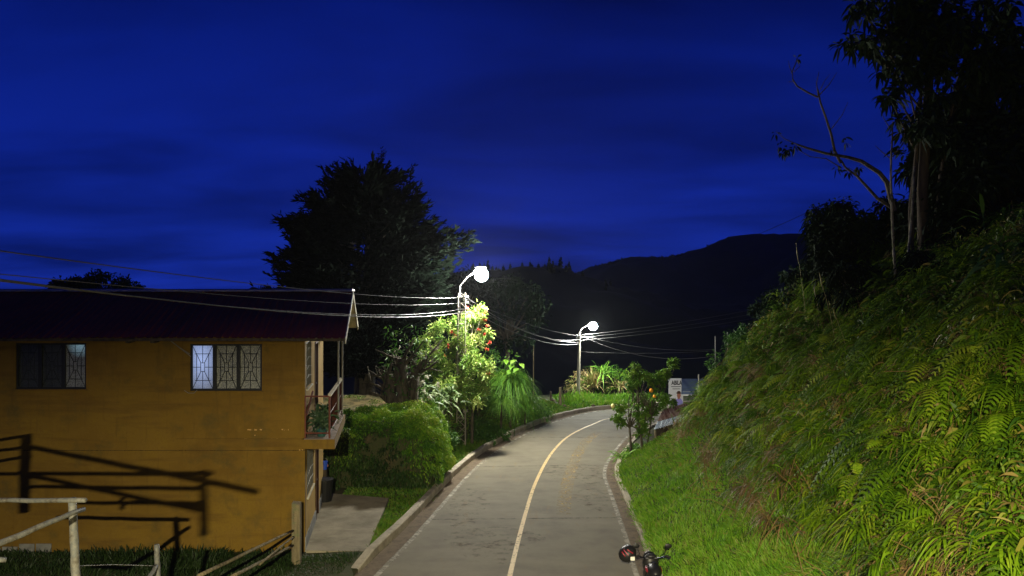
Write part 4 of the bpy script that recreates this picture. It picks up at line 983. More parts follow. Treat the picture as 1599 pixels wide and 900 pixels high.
mb = MB(); grass_on(mb, 52000, 2, 12, 8.6, 33, bank_keep(.02, 3.6), (.12, .30), (.010, .017), .8, .35)
tag(mb.build('grass', M['grass_bright']), 'short bright green grass growing above the right kerb', 'grass', kind='stuff')
mb = MB(); grass_on(mb, 24000, 3, 22, 8.6, 33, bank_keep(1.6, 13), (.2, .45), (.012, .024), .25, .95, out=.75, patch=.8)
tag(mb.build('grass', M['grass_mixed']), 'long drooping grass mixed with dry blades on the steep bank', 'grass', kind='stuff')
# creeping fern and leaf cover: small leaves on arching stems
def fronds(mb, P, D, L, np_, pl, pw, bend, rn, side_up=None, tip=.15):
    """pinnate fronds: P,D (N,3)"""
    n = len(P); D = D / np.linalg.norm(D, axis=1)[:, None]
    S_ = np.cross(D, np.array([0, 0, 1.])) + rng.normal(size=(n, 3)) * .12; S_ /= np.linalg.norm(S_, axis=1)[:, None]
    tt = np.linspace(.12, .98, np_)
    for t_ in tt:
        C = P + D * (L * t_)[:, None] - np.array([0, 0, 1.]) * (bend * L * t_ ** 2)[:, None]
        T = D - np.array([0, 0, 2.]) * (bend * t_)[:, None]; T /= np.linalg.norm(T, axis=1)[:, None]
        w_ = pl * L * (math.sin(math.pi * min(1, t_ * .8 + .2)) + tip)
        for sgn in (-1, 1):
            mb.blades(C, S_ * sgn + T * .45, w_, pw * L, .25, prof=(.7, 1, .08), side=T, rnd=np.clip(rn + rng.normal(size=n) * .1, 0, 1))
    mb.blades(P, D, L, .012, bend, prof=(1, .8, .6, .2), rnd=np.clip(rn - .2, 0, 1))
def frond_cover(mb, n, x0, x1, y0, y1, keep, Lr, np_=9, pl=.22, pw=.07, up=.3, bend=(.5, .9)):
    x, y = scatter(n, x0, x1, y0, y1, keep); n = len(x); nrm = slope_n(x, y); z = gz(x, y)
    D = nrm * .7 + np.array([0, 0, 1.]) * up + rng.normal(size=(n, 3)) * .35; D[:, 0] -= .25; D[:, 1] -= .15
    fronds(mb, np.c_[x, y, z], D, rng.uniform(*Lr, n), np_, pl, pw, rng.uniform(*bend, n), np.clip(.5 + .35 * vnoise(x, y, .7, 31), 0, 1))
mb = MB(); frond_cover(mb, 500, 4, 20, 8.6, 30, bank_keep(3.6, 12), (.45, .9), np_=12, pl=.17, pw=.045, bend=(.7, 1.1))
tag(mb.build('ferns', M['bank_leaf']), 'tangle of arching fern fronds covering the steep upper bank', 'fern cover', kind='stuff')
mb = MB(); x, y = scatter(6000, 3, 20, 8.6, 31, patch_keep(bank_keep(3.0, 10.5), 1.3, 41, .05)); n = len(x); nr = slope_n(x, y)
D = nr * .7 + rng.normal(size=(n, 3)) * .5; mb.blades(np.c_[x, y, gz(x, y) + rng.uniform(.05, .4, n)], D, rng.uniform(.14, .34, n), rng.uniform(.018, .04, n), rng.uniform(.6, 1.6, n), prof=(.5, 1, .6, .05))
tag(mb.build('dead_fronds', M['dead']), 'brown withered fronds and dry litter hanging on the bank', 'dead leaves', kind='stuff')
mb = MB(); x, y = scatter(20000, 3.5, 22, 8.6, 31, patch_keep(bank_keep(3.4, 13), 1.0, 43, -.35)); n = len(x); nr = slope_n(x, y)
D = nr * .9 + rng.normal(size=(n, 3)) * .7; mb.blades(np.c_[x, y, gz(x, y) + rng.uniform(.1, .95, n)], D, rng.uniform(.12, .32, n), rng.uniform(.025, .075, n), rng.uniform(.3, 1.1, n), prof=(.4, 1, .7, .05))
tag(mb.build('undergrowth', M['bank_leaf']), 'leafy undergrowth among the grass on the steep bank', 'undergrowth', kind='stuff')
# overlapping arching tufts: long drooping leaves in clumps with gaps between them
def tufts(mb, n, keep, nb, Lr, Wr, lift=(.1, .45), rsh=0, fern=False):
    x, y = scatter(n, 3, 22, 8.6, 28.8, keep); nr = slope_n(x, y); z = gz(x, y)
    for k in range(len(x)):
        m = int(nb * rng.uniform(.6, 1.3)); sc_ = rng.uniform(.7, 1.25); a = rng.random(m) * 6.28
        c = np.array([x[k], y[k], z[k]]) + nr[k] * rng.uniform(*lift) * sc_
        down = np.array([nr[k][0], nr[k][1], 0]); down /= np.linalg.norm(down) + 1e-6
        D = np.c_[np.cos(a), np.sin(a), rng.uniform(.1, 1.0, m)] + down * .4 + nr[k] * .3 + rng.normal(size=3) * .35
        P = c + rng.normal(size=(m, 3)) * .07; L = rng.uniform(*Lr, m) * sc_; r = np.clip(.40 + rsh + rng.normal() * .28 + rng.normal(size=m) * .15, 0, 1)
        if fern: fronds(mb, P[:9], D[:9], L[:9] * 1.15, 13, .16, .05, rng.uniform(.6, 1.1, 9), r[:9]) if m >= 9 else None
        else: mb.blades(P, D, L, rng.uniform(*Wr, m), rng.uniform(.6, 1.15, m), prof=(.5, .9, 1, .7, .35, .04), rnd=r, side=np.cross(D, [0, 0, 1.]) + rng.normal(size=(m, 3)) * .35)
mb = MB(); tufts(mb, 1500, bank_keep(2.8, 13), 34, (.26, .68), (.018, .046), lift=(.05, .6))
tag(mb.build('tufts', M['tuft']), 'overlapping tufts of long drooping leaves covering the bank', 'tufted grass', kind='stuff')
mb = MB(); tufts(mb, 800, bank_keep(3.6, 13), 14, (.3, .85), (.02, .03), fern=True)
tag(mb.build('fern_clumps', M['tuft']), 'clumps of arching ferns between the grass tufts', 'ferns', kind='stuff')
mb = MB(); tufts(mb, 330, patch_keep(bank_keep(2.4, 12), 1.4, 41, -.08), 34, (.35, .75), (.010, .022))
tufts(mb, 520, bank_keep(2.4, 13), 12, (.2, .5), (.012, .028), lift=(.2, .6))
tag(mb.build('dead_tufts', M['dead']), 'withered brown tufts hanging among the green ones', 'dead leaves', kind='stuff')
# long dry stalks lying on the bank
mb = MB(); x, y = scatter(150, 3.5, 14, 9, 28, bank_keep(1.5, 9.5)); z = gz(x, y)
for a, b, c in zip(x, y, z):
    d = dirs(1, .35, .7)[0]; l = rng.uniform(.5, 1.3); p0 = np.array([a, b, c + .08]); q = p0 + d * l + np.array([0, 0, .12]); mb.tube([p0, (p0 + q) / 2 + np.array([0, 0, .12]), q], [.009, .007, .004], 4)
tag(mb.build('dry_stalks', M['dead']), 'long dry stalks lying across the bank', 'dry stalks', kind='stuff')

# --- single fern plants, broad leaf plants on the bank
def on_bank(px, py):
    """first hit of the view ray with the ground"""
    for Y in np.arange(8, 45, .05):
        X = (px - 799.5) / F * Y; z = CAMZ - (py - 450) / F * Y
        if z <= float(gz(np.array([X]), np.array([Y]))[0]) + .05: return Vector((X, Y, z))
    return Vector((X, Y, z))
def fern_plant(px, py, L, n, label, m='fern'):
    c = on_bank(px, py); t = thing('fern_plant', c, label, 'fern', 'large ferns on the bank')
    a = np.linspace(0, 6.28, n, endpoint=False) + rng.normal(size=n) * .25
    D = np.c_[np.cos(a) - .2, np.sin(a) - .45, rng.uniform(.5, .95, n)]
    mb = MB(); fronds(mb, np.tile(np.array(c) + [0, -.05, .12], (n, 1)), D, rng.uniform(.75, 1.15, n) * L, 22, .17, .045, rng.uniform(.55, .95, n), rng.uniform(.3, .9, n))
    mb.build('fronds', M[m], t)
fern_plant(1490, 780, .95, 11, 'largest fern low on the bank at the bottom right corner')
fern_plant(1570, 850, .9, 9, 'fern cut by the lower right corner of the view')
fern_plant(1420, 720, .7, 10, 'fern beside and above the largest fern in the corner')
fern_plant(1560, 690, .95, 10, 'big fern hanging at the right edge halfway down the bank')
fern_plant(1290, 800, .5, 10, 'small fern in the mixed grass in the lower middle of the bank')
fern_plant(1500, 620, .8, 10, 'fern in the dim upper part of the bank below the tree')
fern_plant(1370, 850, .5, 10, 'small fern in long grass near the bottom of the bank')
fern_plant(1250, 690, .5, 9, 'small fern above the bright grass near the drooping broad leaves')
def broad_plant(px, py, n, L, Wd, label, m='broad_bright', up=.7, bend=.8, lean=(-.4, -.3), stalk=.5):
    c = on_bank(px, py); t = thing('broad_leaf_plant', c, label, 'plant')
    mb = MB(); top = Vector((c.x + lean[0] * stalk * .4, c.y + lean[1] * stalk * .4, c.z + stalk)); mb.tube([c - Vector((0, 0, .1)), top], [.03, .02], 6); mb.build('stem', M[m], t)
    D = np.c_[rng.normal(size=n) * .6 + lean[0], rng.normal(size=n) * .5 + lean[1], rng.uniform(.3, 1, n) * up]
    P = np.array(c) + (np.array(top) - np.array(c)) * rng.uniform(.5, 1, (n, 1))
    mb = MB(); s_ = np.cross(D, [0, 0, 1.]); mb.blades(P, D, rng.uniform(.65, 1.1, n) * L, Wd, bend * rng.uniform(.7, 1.3, n), prof=(.15, .7, 1, .95, .7, .35, .03), side=s_ + rng.normal(size=(n, 3)) * .15)
    mb.build('leaves', M[m], t)
broad_plant(1232, 600, 8, .9, .13, 'bright plant with long broad drooping leaves halfway up the bank')
broad_plant(1262, 520, 5, .6, .06, 'upright plant with narrow bright leaves at the bank crest')
broad_plant(1400, 470, 5, .8, .13, 'broad leaf plant at the foot of the pale twin trunks', 'shrub_mid', .5, .4)
broad_plant(1585, 470, 6, 1.5, .13, 'big arching strap leaves at the right edge under the dark tree', 'shrub_mid', .9, .9, (-.8, -.2), 1.0)
broad_plant(1540, 400, 5, 1.3, .10, 'tall strap leaved plant in the dark near the right edge', 'shrub_mid', 1.2, .6, (-.3, -.2), 1.2)
broad_plant(1185, 690, 4, .45, .05, 'tuft of vivid green upright leaves at the edge of the bright grass', 'broad_bright', 1.3, .4)
# reeds with seed heads at the bank crest
t = thing('seed_reed', on_bank(1275, 560), 'thin reeds with pale seed heads standing on the bank crest', 'reed')
mb = MB()
for (px0, py0, px1, py1) in ((1285, 530, 1271, 445), (1310, 545, 1279, 425), (1262, 520, 1243, 380), (1330, 560, 1300, 480)):
    c = on_bank(px0, py0 + 20); q = W(px1, py1, c.y); mb.tube([c, c.lerp(q, .5) + Vector((.04, 0, .03)), q], [.008, .006, .004], 5); mb.tube([c.lerp(q, .8), c.lerp(q, .9), q], [.006, .02, .004], 6); mb.build('stalk', M['reed'], t); mb = MB()

# --- generic crown made of leaf clumps on real limbs
def crown(mb, clumps, per, L, Wd, droop=.35, prof=(.4, 1, .75, .06), spread=1., outward=.7, rshift=0, shell=.55):
    for (c, r) in clumps:
        r = np.array(r if hasattr(r, '__len__') else (r, r, r)); n = max(6, int(per))
        d = dirs(n); P = np.array(tuple(c)) + d * r * (shell + (1 - shell) * rng.random((n, 1))) * rng.uniform(.6, 1.05, (n, 1))
        D = d * outward + rng.normal(size=(n, 3)) * .6 * spread
        rn = np.clip(.45 + rng.normal() * .16 + rng.normal(size=n) * .18 + rshift, 0, 1)
        mb.blades(P, D, L * rng.uniform(.55, 1.2, n), Wd * rng.uniform(.7, 1.2, n), droop, prof=prof, rnd=rn)
def clump_set(c, R_, n, r, seed_shell=.55, squash=1.0):
    """n clump centres filling an ellipsoid"""
    c = np.array(tuple(c)); R_ = np.array(R_); out = []
    for _ in range(n):
        d = dirs(1)[0]; out.append((c + d * R_ * rng.uniform(seed_shell, 1) ** .6, r * rng.uniform(.6, 1.3)))
    return out
def limbs(mb, base, fork, ends, r0, r1, n=6, wob=.12, tip=.012):
    base, fork = Vector(base), Vector(fork)
    mb.tube([base, base.lerp(fork, .5) + Vector((rng.normal() * wob * .4, rng.normal() * wob * .4, 0)), fork], [r0, (r0 + r1) / 2 * .95, r1], n)
    for e_ in ends:
        e_ = Vector(tuple(e_)); m1 = fork.lerp(e_, .35) + Vector((rng.normal() * wob, rng.normal() * wob, wob * 1.2)); m2 = fork.lerp(e_, .7) + Vector((rng.normal() * wob, rng.normal() * wob, wob))
        mb.tube([fork, m1, m2, e_], [r1 * .6, r1 * .4, r1 * .22, tip], 5)
def tree(name, label, cat, base, fork, clumps, per, L, Wd, r0, r1, leafm, barkm='bark', group=None, nl=22, **kw):
    t = thing(name, base, label, cat, group)
    mb = MB(); ends = [clumps[i][0] for i in rng.permutation(len(clumps))[:nl]]; limbs(mb, base, fork, ends, r0, r1, 8); mb.build('trunk', M[barkm], t, smooth=True)
    mb = MB(); crown(mb, clumps, per, L, Wd, **kw); mb.build('crown', M[leafm], t)
    return t
G = lambda x, y: float(gz(np.array([float(x)]), np.array([float(y)]))[0])

# --- big dark cypress behind the house
def cypress():
    Y = 34.0; cx = (572 - 799.5) / F * Y; g = G(cx, Y); k_ = Y / F
    t = thing('cypress_tree', (cx, Y, g), 'huge dark broad cypress rising behind the yellow house', 'tree')
    tb = MB(); ztop = W(0, 250, Y).z
    tb.tube([(cx - .1, Y, g - .2), (cx, Y, g + 3), (cx + .2, Y, g + 7), (cx + .35, Y, ztop - .5)], [.5, .42, .26, .04], 9)
    mb = MB(); py_k = [238, 260, 290, 310, 331, 361, 380, 403, 430, 480, 530, 575]
    lf = [3, 24, 48, 72, 94, 124, 130, 138, 140, 138, 115, 70]; rt = [12, 22, 52, 68, 84, 112, 146, 132, 104, 95, 80, 60]
    for i in range(640):
        t_ = rng.random() ** .72; py = 266 + t_ * 308; z1 = W(0, py, Y).z
        a = rng.uniform(0, 2 * math.pi); c_, s_ = math.cos(a), math.sin(a)
        if i % 5 == 0: c_ = math.copysign(.97, c_); s_ = .24 * math.copysign(1, s_)
        rad = (np.interp(py, py_k, rt) if c_ > 0 else np.interp(py, py_k, lf)) * k_ * (rng.choice([1.1, 1.0, .86]) if i % 5 == 0 else rng.uniform(.5, .88))
        el = rng.uniform(.05, .36) if py > 320 else rng.uniform(.3, .9)
        hz_ = np.array([cx + c_ * rad, Y + s_ * rad * .9, z1]); st_ = np.array([cx + c_ * .15, Y + s_ * .15, z1 - rad * el])
        mid_ = (st_ + hz_) / 2 - np.array([0, 0, rad * .06])
        if i % 3 == 0: tb.tube([st_, mid_, hz_], [.045, .03, .01], 4)
        ns = int(8 + rad * 4)
        u = rng.uniform(.22, 1.0, ns); C = st_ * (1 - u[:, None]) ** 2 + 2 * mid_ * ((1 - u) * u)[:, None] + hz_ * (u ** 2)[:, None]
        C += rng.normal(size=(ns, 3)) * np.array([.16, .16, .10])
        dirv = (hz_ - st_) / (np.linalg.norm(hz_ - st_) + 1e-6)
        m = 15; CC = np.repeat(C, m, 0); D = dirv + rng.normal(size=(ns * m, 3)) * .42 + np.array([0, 0, .22])
        off = rng.uniform(0, .45, ns * m)
        # plume: leaflets strung along the twig direction
        base_dir = np.repeat(dirv + rng.normal(size=(ns, 3)) * .35 + np.array([0, 0, .25]), m, 0)
        mb.blades(CC + base_dir * off[:, None], D, rng.uniform(.2, .4, ns * m), rng.uniform(.05, .10, ns * m), .12, prof=(.6, 1, .08))
    # a lone sprig sticking out at the upper right
    for (a_, b_) in (((628, 290), (645, 262)), ((588, 262), (597, 240)), ((535, 285), (527, 258)), ((520, 290), (511, 268))):
        p, q = np.array(W(*a_, Y)), np.array(W(*b_, Y)); tb.tube([p, (p + q) / 2 + [0.03, 0, 0], q], [.02, .014, .006], 4)
        C = p + (q - p) * rng.uniform(.5, 1.1, (50, 1)) + rng.normal(size=(50, 3)) * .07; mb.blades(C, (q - p) + rng.normal(size=(50, 3)) * .4, .2, .045, .1, prof=(.6, 1, .08))
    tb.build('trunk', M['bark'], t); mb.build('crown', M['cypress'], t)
cypress()
# trees beyond the roof and behind the lamps
def blob_tree(px, py, Y, rx, ry, label, leafm='dark_leaf', n=46, r=.75, per=46, L=.34, Wd=.13, base_py=None, group=None, bark='bark', name='dark_tree', **kw):
    k_ = Y / F; c = W(px, py, Y); g = G(c.x, c.y); rx, ry = rx * k_, ry * k_
    cl = clump_set(c, (rx, rx * .8, ry), n, r)
    tree(name, label, 'tree', (c.x, c.y, g - .2), (c.x + .1, c.y, max(g + .5, c.z - ry * .7)), cl, per, L, Wd, .22, .14, leafm, bark, group, **kw)
blob_tree(168, 452, 62, 40, 26, 'low dark treetop showing above the maroon roof at the left', r=.6, per=60, L=.4)
blob_tree(108, 458, 62, 32, 22, 'smaller ragged treetop left of the low treetop over the roof', r=.55, per=60, L=.4)
blob_tree(215, 462, 66, 20, 20, 'smallest treetop at the right end of those over the roof', r=.5, per=50, n=20, L=.35)
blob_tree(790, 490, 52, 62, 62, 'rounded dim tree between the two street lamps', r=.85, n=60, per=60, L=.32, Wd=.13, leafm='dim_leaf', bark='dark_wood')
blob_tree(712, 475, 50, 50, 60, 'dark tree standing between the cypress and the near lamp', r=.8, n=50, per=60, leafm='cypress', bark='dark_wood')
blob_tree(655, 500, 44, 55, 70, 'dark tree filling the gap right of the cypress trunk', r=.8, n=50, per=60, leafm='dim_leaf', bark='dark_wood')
# --- old gnarled stump tree
def stump():
    Y = 28.5; t = thing('gnarled_tree', (W(628, 665, Y)), 'thick old gnarled trunk with many bare crooked branches on the hedge top', 'tree')
    mb = MB(); k_ = Y / F
    for (px0, px1, py1, r) in ((618, 606, 585, .24), (630, 628, 560, .26), (640, 650, 575, .2), (611, 612, 600, .18), (636, 637, 590, .24)):
        a, b = W(px0, 675, Y + rng.normal() * .1), W(px1, py1, Y + rng.normal() * .15)
        mb.tube([a, a.lerp(b, .4) + Vector((rng.normal() * .05, 0, 0)), b], [r * 1.15, r, r * .75], 9)
        for k in range(9):
            d = Vector((rng.normal() * .9 + (px1 - 628) * .02, rng.normal() * .5, rng.uniform(.5, 1.3))).normalized(); l = rng.uniform(.5, 1.5)
            s0_ = a.lerp(b, rng.uniform(.55, 1)); m1 = s0_ + d * l * .5 + Vector((rng.normal() * .12, rng.normal() * .1, .05)); e_ = m1 + (d + Vector((rng.normal() * .5, rng.normal() * .4, .35))).normalized() * l * .5
            mb.tube([s0_, m1, e_], [.075, .045, .018], 5)
            for j in range(3):
                d2 = (d + Vector((rng.normal(), rng.normal(), rng.normal() * .6)) * .9).normalized(); mb.tube([m1, m1 + d2 * .2, m1 + d2 * rng.uniform(.3, .6)], [.03, .018, .008], 4)
    mb.build('trunk', M['bark'], t, smooth=True)
    mb = MB(); n = 420; P = np.c_[rng.uniform(W(598, 0, Y).x, W(668, 0, Y).x, n), Y + rng.normal(size=n) * .5, rng.uniform(W(0, 620, Y).z, W(0, 510, Y).z, n)]
    mb.blades(P, dirs(n, .5), .22, .045, .3); mb.build('foliage', M['shrub_mid'], t)
stump()
# --- flowering tree by the near lamp
Y = 32.5; k_ = Y / F
spots = [(737, 505, 26), (722, 525, 28), (745, 540, 24), (700, 545, 30), (735, 565, 26), (712, 580, 30), (690, 565, 24), (745, 590, 22), (726, 605, 26), (700, 608, 22), (757, 520, 14), (755, 573, 14), (748, 492, 15), (680, 585, 22), (670, 530, 20), (688, 515, 18), (670, 562, 20), (662, 585, 16), (692, 600, 22), (712, 622, 18), (740, 622, 18), (752, 605, 12), (730, 545, 26), (715, 505, 16), (742, 495, 16)]
cl = []
for (px, py, r) in spots:
    c = np.array(W(px, py, 33.3 - (py - 490) / 130 * 1.7 + rng.uniform(-.3, .3)))
    for _ in range(11):
        d = dirs(1)[0]; cl.append((c + d * r * k_ * rng.uniform(.3, 1.0), .23 * rng.uniform(.7, 1.4)))
c0 = W(716, 690, Y)
t = tree('flowering_tree', 'brightly lit leafy tree with small red flowers around the near lamp post', 'tree', (c0.x, Y + .2, G(c0.x, Y + .2) - .1), W(718, 630, Y), cl, 46, .20, .055, .14, .09, 'yellowgreen', 'bark_pale', nl=40, shell=.2, droop=.25, prof=(.4, 1, .7, .06))
mb = MB()
for (px, py) in ((759, 487), (757, 500), (761, 509), (756, 522), (764, 535), (761, 545), (700, 540), (712, 524), (762, 583), (694, 556), (730, 480), (748, 515), (705, 518)):
    c = np.array(W(px, py, 33.3 - (py - 490) / 130 * 1.7 - .45)); mb = MB(); mb.blades(np.tile(c, (14, 1)), dirs(14), .12, .05, .1); mb.build('flower', M['red_flower'], t)
# strap leaved plants under it
def strap(px, py, Y, n, L, Wd, label, m, name='strap_leaf_plant', bend=.8, up=.9, flowers=None, cat='plant', group=None, top=0, pyt=None, sp=(.10, .10, .02)):
    c = W(px, py, Y); g = G(c.x, c.y)
    if pyt: top = max(.05, W(px, pyt, Y).z - g)
    t = thing(name, (c.x, c.y, g), label, cat, group)
    mb = MB(); a = rng.random(n) * 6.28; D = np.c_[np.cos(a), np.sin(a), rng.uniform(.2, 1.4, n) * up]
    P = np.tile(np.array([c.x, c.y, g + top]), (n, 1)) + rng.normal(size=(n, 3)) * list(sp)
    mb.blades(P, D, L * rng.uniform(.6, 1.15, n), Wd, bend * rng.uniform(.6, 1.2, n), prof=(.6, 1, 1, .8, .5, .05), side=np.cross(D, [0, 0, 1.]) + rng.normal(size=(n, 3)) * .3)
    mb.build('leaves', M[m], t)
    if top > .3: mb = MB(); mb.tube([(c.x, c.y, g - .1), (c.x + .03, c.y, g + top)], [.07, .05], 7); mb.build('stem', M['bark'], t)
    if flowers:
        for (fx_, fy_) in flowers: q = np.array(W(fx_, fy_, Y - .25)); mb = MB(); mb.blades(q + rng.normal(size=(16, 3)) * [.03, .03, .05], dirs(16), .12, .05, .4); mb.build('flower', M['white_flower'], t)
    return t
strap(737, 640, 32.9, 60, 1.0, .075, 'spiky plant with pale arching leaves right of the lamp mast', 'pale_leaf', pyt=612, sp=(.22, .2, .22))
strap(703, 640, 31.2, 50, .95, .075, 'pale arching strap leaves just left of the lamp mast', 'pale_leaf', pyt=622, sp=(.2, .2, .2))
strap(683, 655, 30.4, 44, .9, .075, 'strap leaved plant between the gnarled trunk and the lamp mast', 'pale_leaf', pyt=634, sp=(.2, .2, .2))
strap(664, 660, 29.6, 26, 1.1, .09, 'pale stalky plant with white blossoms beside the gnarled trunk', 'pale_leaf', pyt=620, sp=(.15, .15, .25), flowers=[(661, 596), (664, 610), (655, 598), (667, 588), (672, 620), (684, 600), (660, 632)])
# tall tussock grasses
strap(797, 680, 37.4, 900, 2.3, .028, 'tallest fountain shaped grass clump beside the road', 'pampas', 'tussock_grass', 1.15, 1.6, cat='grass clump', group='grass clumps by the road', pyt=596)
strap(820, 672, 38.6, 500, 1.6, .028, 'grass clump at the right foot of the tallest clump', 'pampas', 'tussock_grass', 1.1, 1.3, cat='grass clump', group='grass clumps by the road', pyt=628)
strap(782, 690, 36.4, 420, 1.7, .028, 'grass clump at the left foot of the tallest clump', 'pampas', 'tussock_grass', 1.1, 1.3, cat='grass clump', group='grass clumps by the road', pyt=628)
blob_tree(780, 590, 38.5, 32, 42, 'dim climbing shrub behind the tallest grass clump', 'shrub_mid', n=30, r=.5, per=50, L=.2, Wd=.08, name='shrub')
t = thing('broad_leaf_plant', W(806, 600, 37), 'cluster of large bright heart shaped leaves in the tall grass clump', 'plant')
mb = MB()
for (px, py) in ((800, 570), (808, 575), (797, 578), (813, 568), (790, 562), (804, 562)):
    c = np.array(W(px, py, 36.0)); mb.blades(c[None], np.array([[rng.normal() * .4, -.5, -.1]]), .32, .26, .5, prof=(.5, 1, .9, .5, .05), side=np.array([[1, 0, rng.normal() * .3]]))
mb.build('leaves', M['broad_bright'], t); mb = MB(); c = W(803, 600, 36.4); mb.tube([(c.x, c.y, G(c.x, c.y)), W(803, 570, 36.15)], .02, 5); mb.build('stem', M['shrub_mid'], t)

# --- hedge mound: creeper covered retaining bank
def cover(mb, n, x0, x1, y0, y1, keep, L, Wd, h=.12, droop=.4, wall=False):
    x, y = scatter(n, x0, x1, y0, y1, keep); n = len(x); nr = slope_n(x, y); z = gz(x, y)
    mb.blades(np.c_[x, y, z] + nr * rng.uniform(0, h, (n, 1)), nr * .8 + rng.normal(size=(n, 3)) * .55, rng.uniform(.6, 1.3, n) * L, Wd, droop, prof=(.5, 1, .7, .06), rnd=np.clip(.5 + .35 * vnoise(x, y, .5, 51) + rng.normal(size=n) * .2, 0, 1))
mb = MB()
def hedge_shell(n):
    """rounded block: superellipsoid shell with lumps; returns points and outward normals"""
    cx, cy, cz, ax, ay, az = -5.3, 26.15, -.55, 2.85, 1.75, 2.12
    d = rng.uniform(-1, 1, (n, 3)); f = rng.choice(3, n, p=[.22, .42, .36]); d[np.arange(n), f] = rng.choice([-1., 1.], n); d[:, 2] = np.abs(d[:, 2])
    d /= (np.sum(np.abs(d) ** 5, axis=1) ** .2)[:, None]
    P = np.array([cx, cy, cz]) + d * np.array([ax, ay, az])
    nr = np.sign(d) * np.abs(d) ** 4 / np.array([ax, ay, az]); nr /= np.linalg.norm(nr, axis=1)[:, None] + 1e-9
    lump = .26 * vnoise(P[:, 0] + P[:, 2] * .7, P[:, 1] * 1.3 + P[:, 2], .75, 61) + .15 * vnoise(P[:, 0] - P[:, 2], P[:, 1] + P[:, 2] * .5, .3, 62)
    return P + nr * lump[:, None], nr, lump
P, nr, lump = hedge_shell(130000); m_ = ((P[:, 1] < 27.0) | (nr[:, 0] > .3)) & (P[:, 0] < -1.5)
hole = vnoise(P[:, 0] * 1.2, P[:, 2] * 1.2 + P[:, 1], .55, 63); m_ &= ~((nr[:, 2] < .4) & (P[:, 2] < 1.15) & (nr[:, 1] < -.3) & (hole < -.3) & (rng.random(len(P)) < .8))
P, nr, lump = P[m_], nr[m_], lump[m_]; n = len(P); hang = np.where(nr[:, 2] < .6, 1., .2)
D = nr * .9 + rng.normal(size=(n, 3)) * .55; D[:, 2] -= hang * .35
low = (nr[:, 1] < -.35) & (P[:, 2] < .75 + .5 * vnoise(P[:, 0], P[:, 2], .7, 66) + .25 * rng.normal(size=n) - .9 * smooth(-4.2, -2.9, P[:, 0]))  # shade on the low front face is put into darker leaf colour
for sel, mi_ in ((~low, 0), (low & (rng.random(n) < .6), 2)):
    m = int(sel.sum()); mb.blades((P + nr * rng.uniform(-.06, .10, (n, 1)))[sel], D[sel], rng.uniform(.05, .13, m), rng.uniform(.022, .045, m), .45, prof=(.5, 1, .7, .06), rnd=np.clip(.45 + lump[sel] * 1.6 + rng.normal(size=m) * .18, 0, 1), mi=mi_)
core = MB(); th = np.linspace(-math.pi, math.pi, 60); ph = np.linspace(0, math.pi / 2, 18); sp = lambda q, k: np.sign(q) * np.abs(q) ** k
TT, PP = np.meshgrid(th, ph); V = np.stack([-5.3 + 2.70 * sp(np.cos(PP), .38) * sp(np.cos(TT), .42), 26.15 + 1.63 * sp(np.cos(PP), .38) * sp(np.sin(TT), .42), -.75 + 2.15 * sp(np.sin(PP), .38)], -1).reshape(-1, 3)
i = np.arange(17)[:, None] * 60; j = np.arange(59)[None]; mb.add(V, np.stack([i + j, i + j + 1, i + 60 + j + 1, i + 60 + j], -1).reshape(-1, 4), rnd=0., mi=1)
tag(mb.build('hedge', [M['mound'], M['ground'], M['creeper_shaded']]), 'rounded creeper covered bank with leaves hanging over its dark face', 'hedge', kind='thing')
# --- verge grasses on the left
def lk(dlo, dhi, y0, y1, extra=None):
    def k(x, y):
        sl, _ = near_poly(x, y, LK[::3]); m = (sl < -dlo) & (sl > -dhi) & (rng.random(len(x)) < np.minimum(1, (20. / y) ** 1.3))
        if extra is not None: m &= extra(x, y)
        return m
    return k
xs1 = lambda y: np.interp(y, [18, 25], [-3.72, -4.3])
mb = MB(); grass_on(mb, 9000, -5.4, -2, 18.0, 25.2, lk(.22, 3, 18, 25, lambda x, y: x > np.interp(y, [18.2, 22.4, 22.9, 25], [-3.55, -3.95, -7, -7])), (.08, .24), (.010, .02), .8, .4)
grass_on(mb, 12000, -3.5, 1.5, 25, 38, lk(.2, 1.6, 25, 38), (.12, .32), (.014, .024), .8, .5)
grass_on(mb, 9000, -1, 8, 37, 47, lk(.25, 3.4, 37, 47), (.12, .34), (.02, .035), .8, .5)
tag(mb.build('grass', M['grass_mid']), 'fresh green verge grass along the left kerb', 'grass', kind='stuff')
mb = MB(); grass_on(mb, 2600, -6.6, -2.9, 16.6, 18.1, lk(.25, 4.5, 16, 18), (.07, .2), (.01, .018), .8, .4)
grass_on(mb, 9000, -13, -5.2, 15.2, 18.35, lambda x, y: (x > -.7 * y) & (rng.random(len(x)) < .3 + .7 * (y > 16.9)), (.12, .38), (.012, .02), .9, .4)
tag(mb.build('grass', M['grass_shaded']), 'rough grass along the foot of the yellow wall', 'grass', kind='stuff')  # shade along the wall foot is put into this grass's dark colour
mb = MB(); grass_on(mb, 6500, -9, -2.6, 24.9, 33, lambda x, y: (gz(x, y) > .9) & ((x > -4.6) | (y < 26.6) | (vnoise(x, y, .9, 71) > .25)), (.08, .22), (.014, .024), .8, .4)
tag(mb.build('grass', M['grass_mid']), 'thin grass on top of the bank beside the sandy yard', 'grass', kind='stuff')
# dirt heap and stones at the bend
mb = MB(); c = W(885, 640, 47.5); n = 18
for k in range(26):
    q = (c.x + rng.normal() * 1.1, c.y + rng.normal() * .6, 0); r = rng.uniform(.06, .2); mb.ball((q[0], q[1], G(q[0], q[1]) + r * .5), (r, r * .8, r * .7), 7, 5)
tag(mb.build('rubble', M['dirt']), 'heap of pale earth and stones behind the kerb at the bend', 'rubble', kind='stuff')
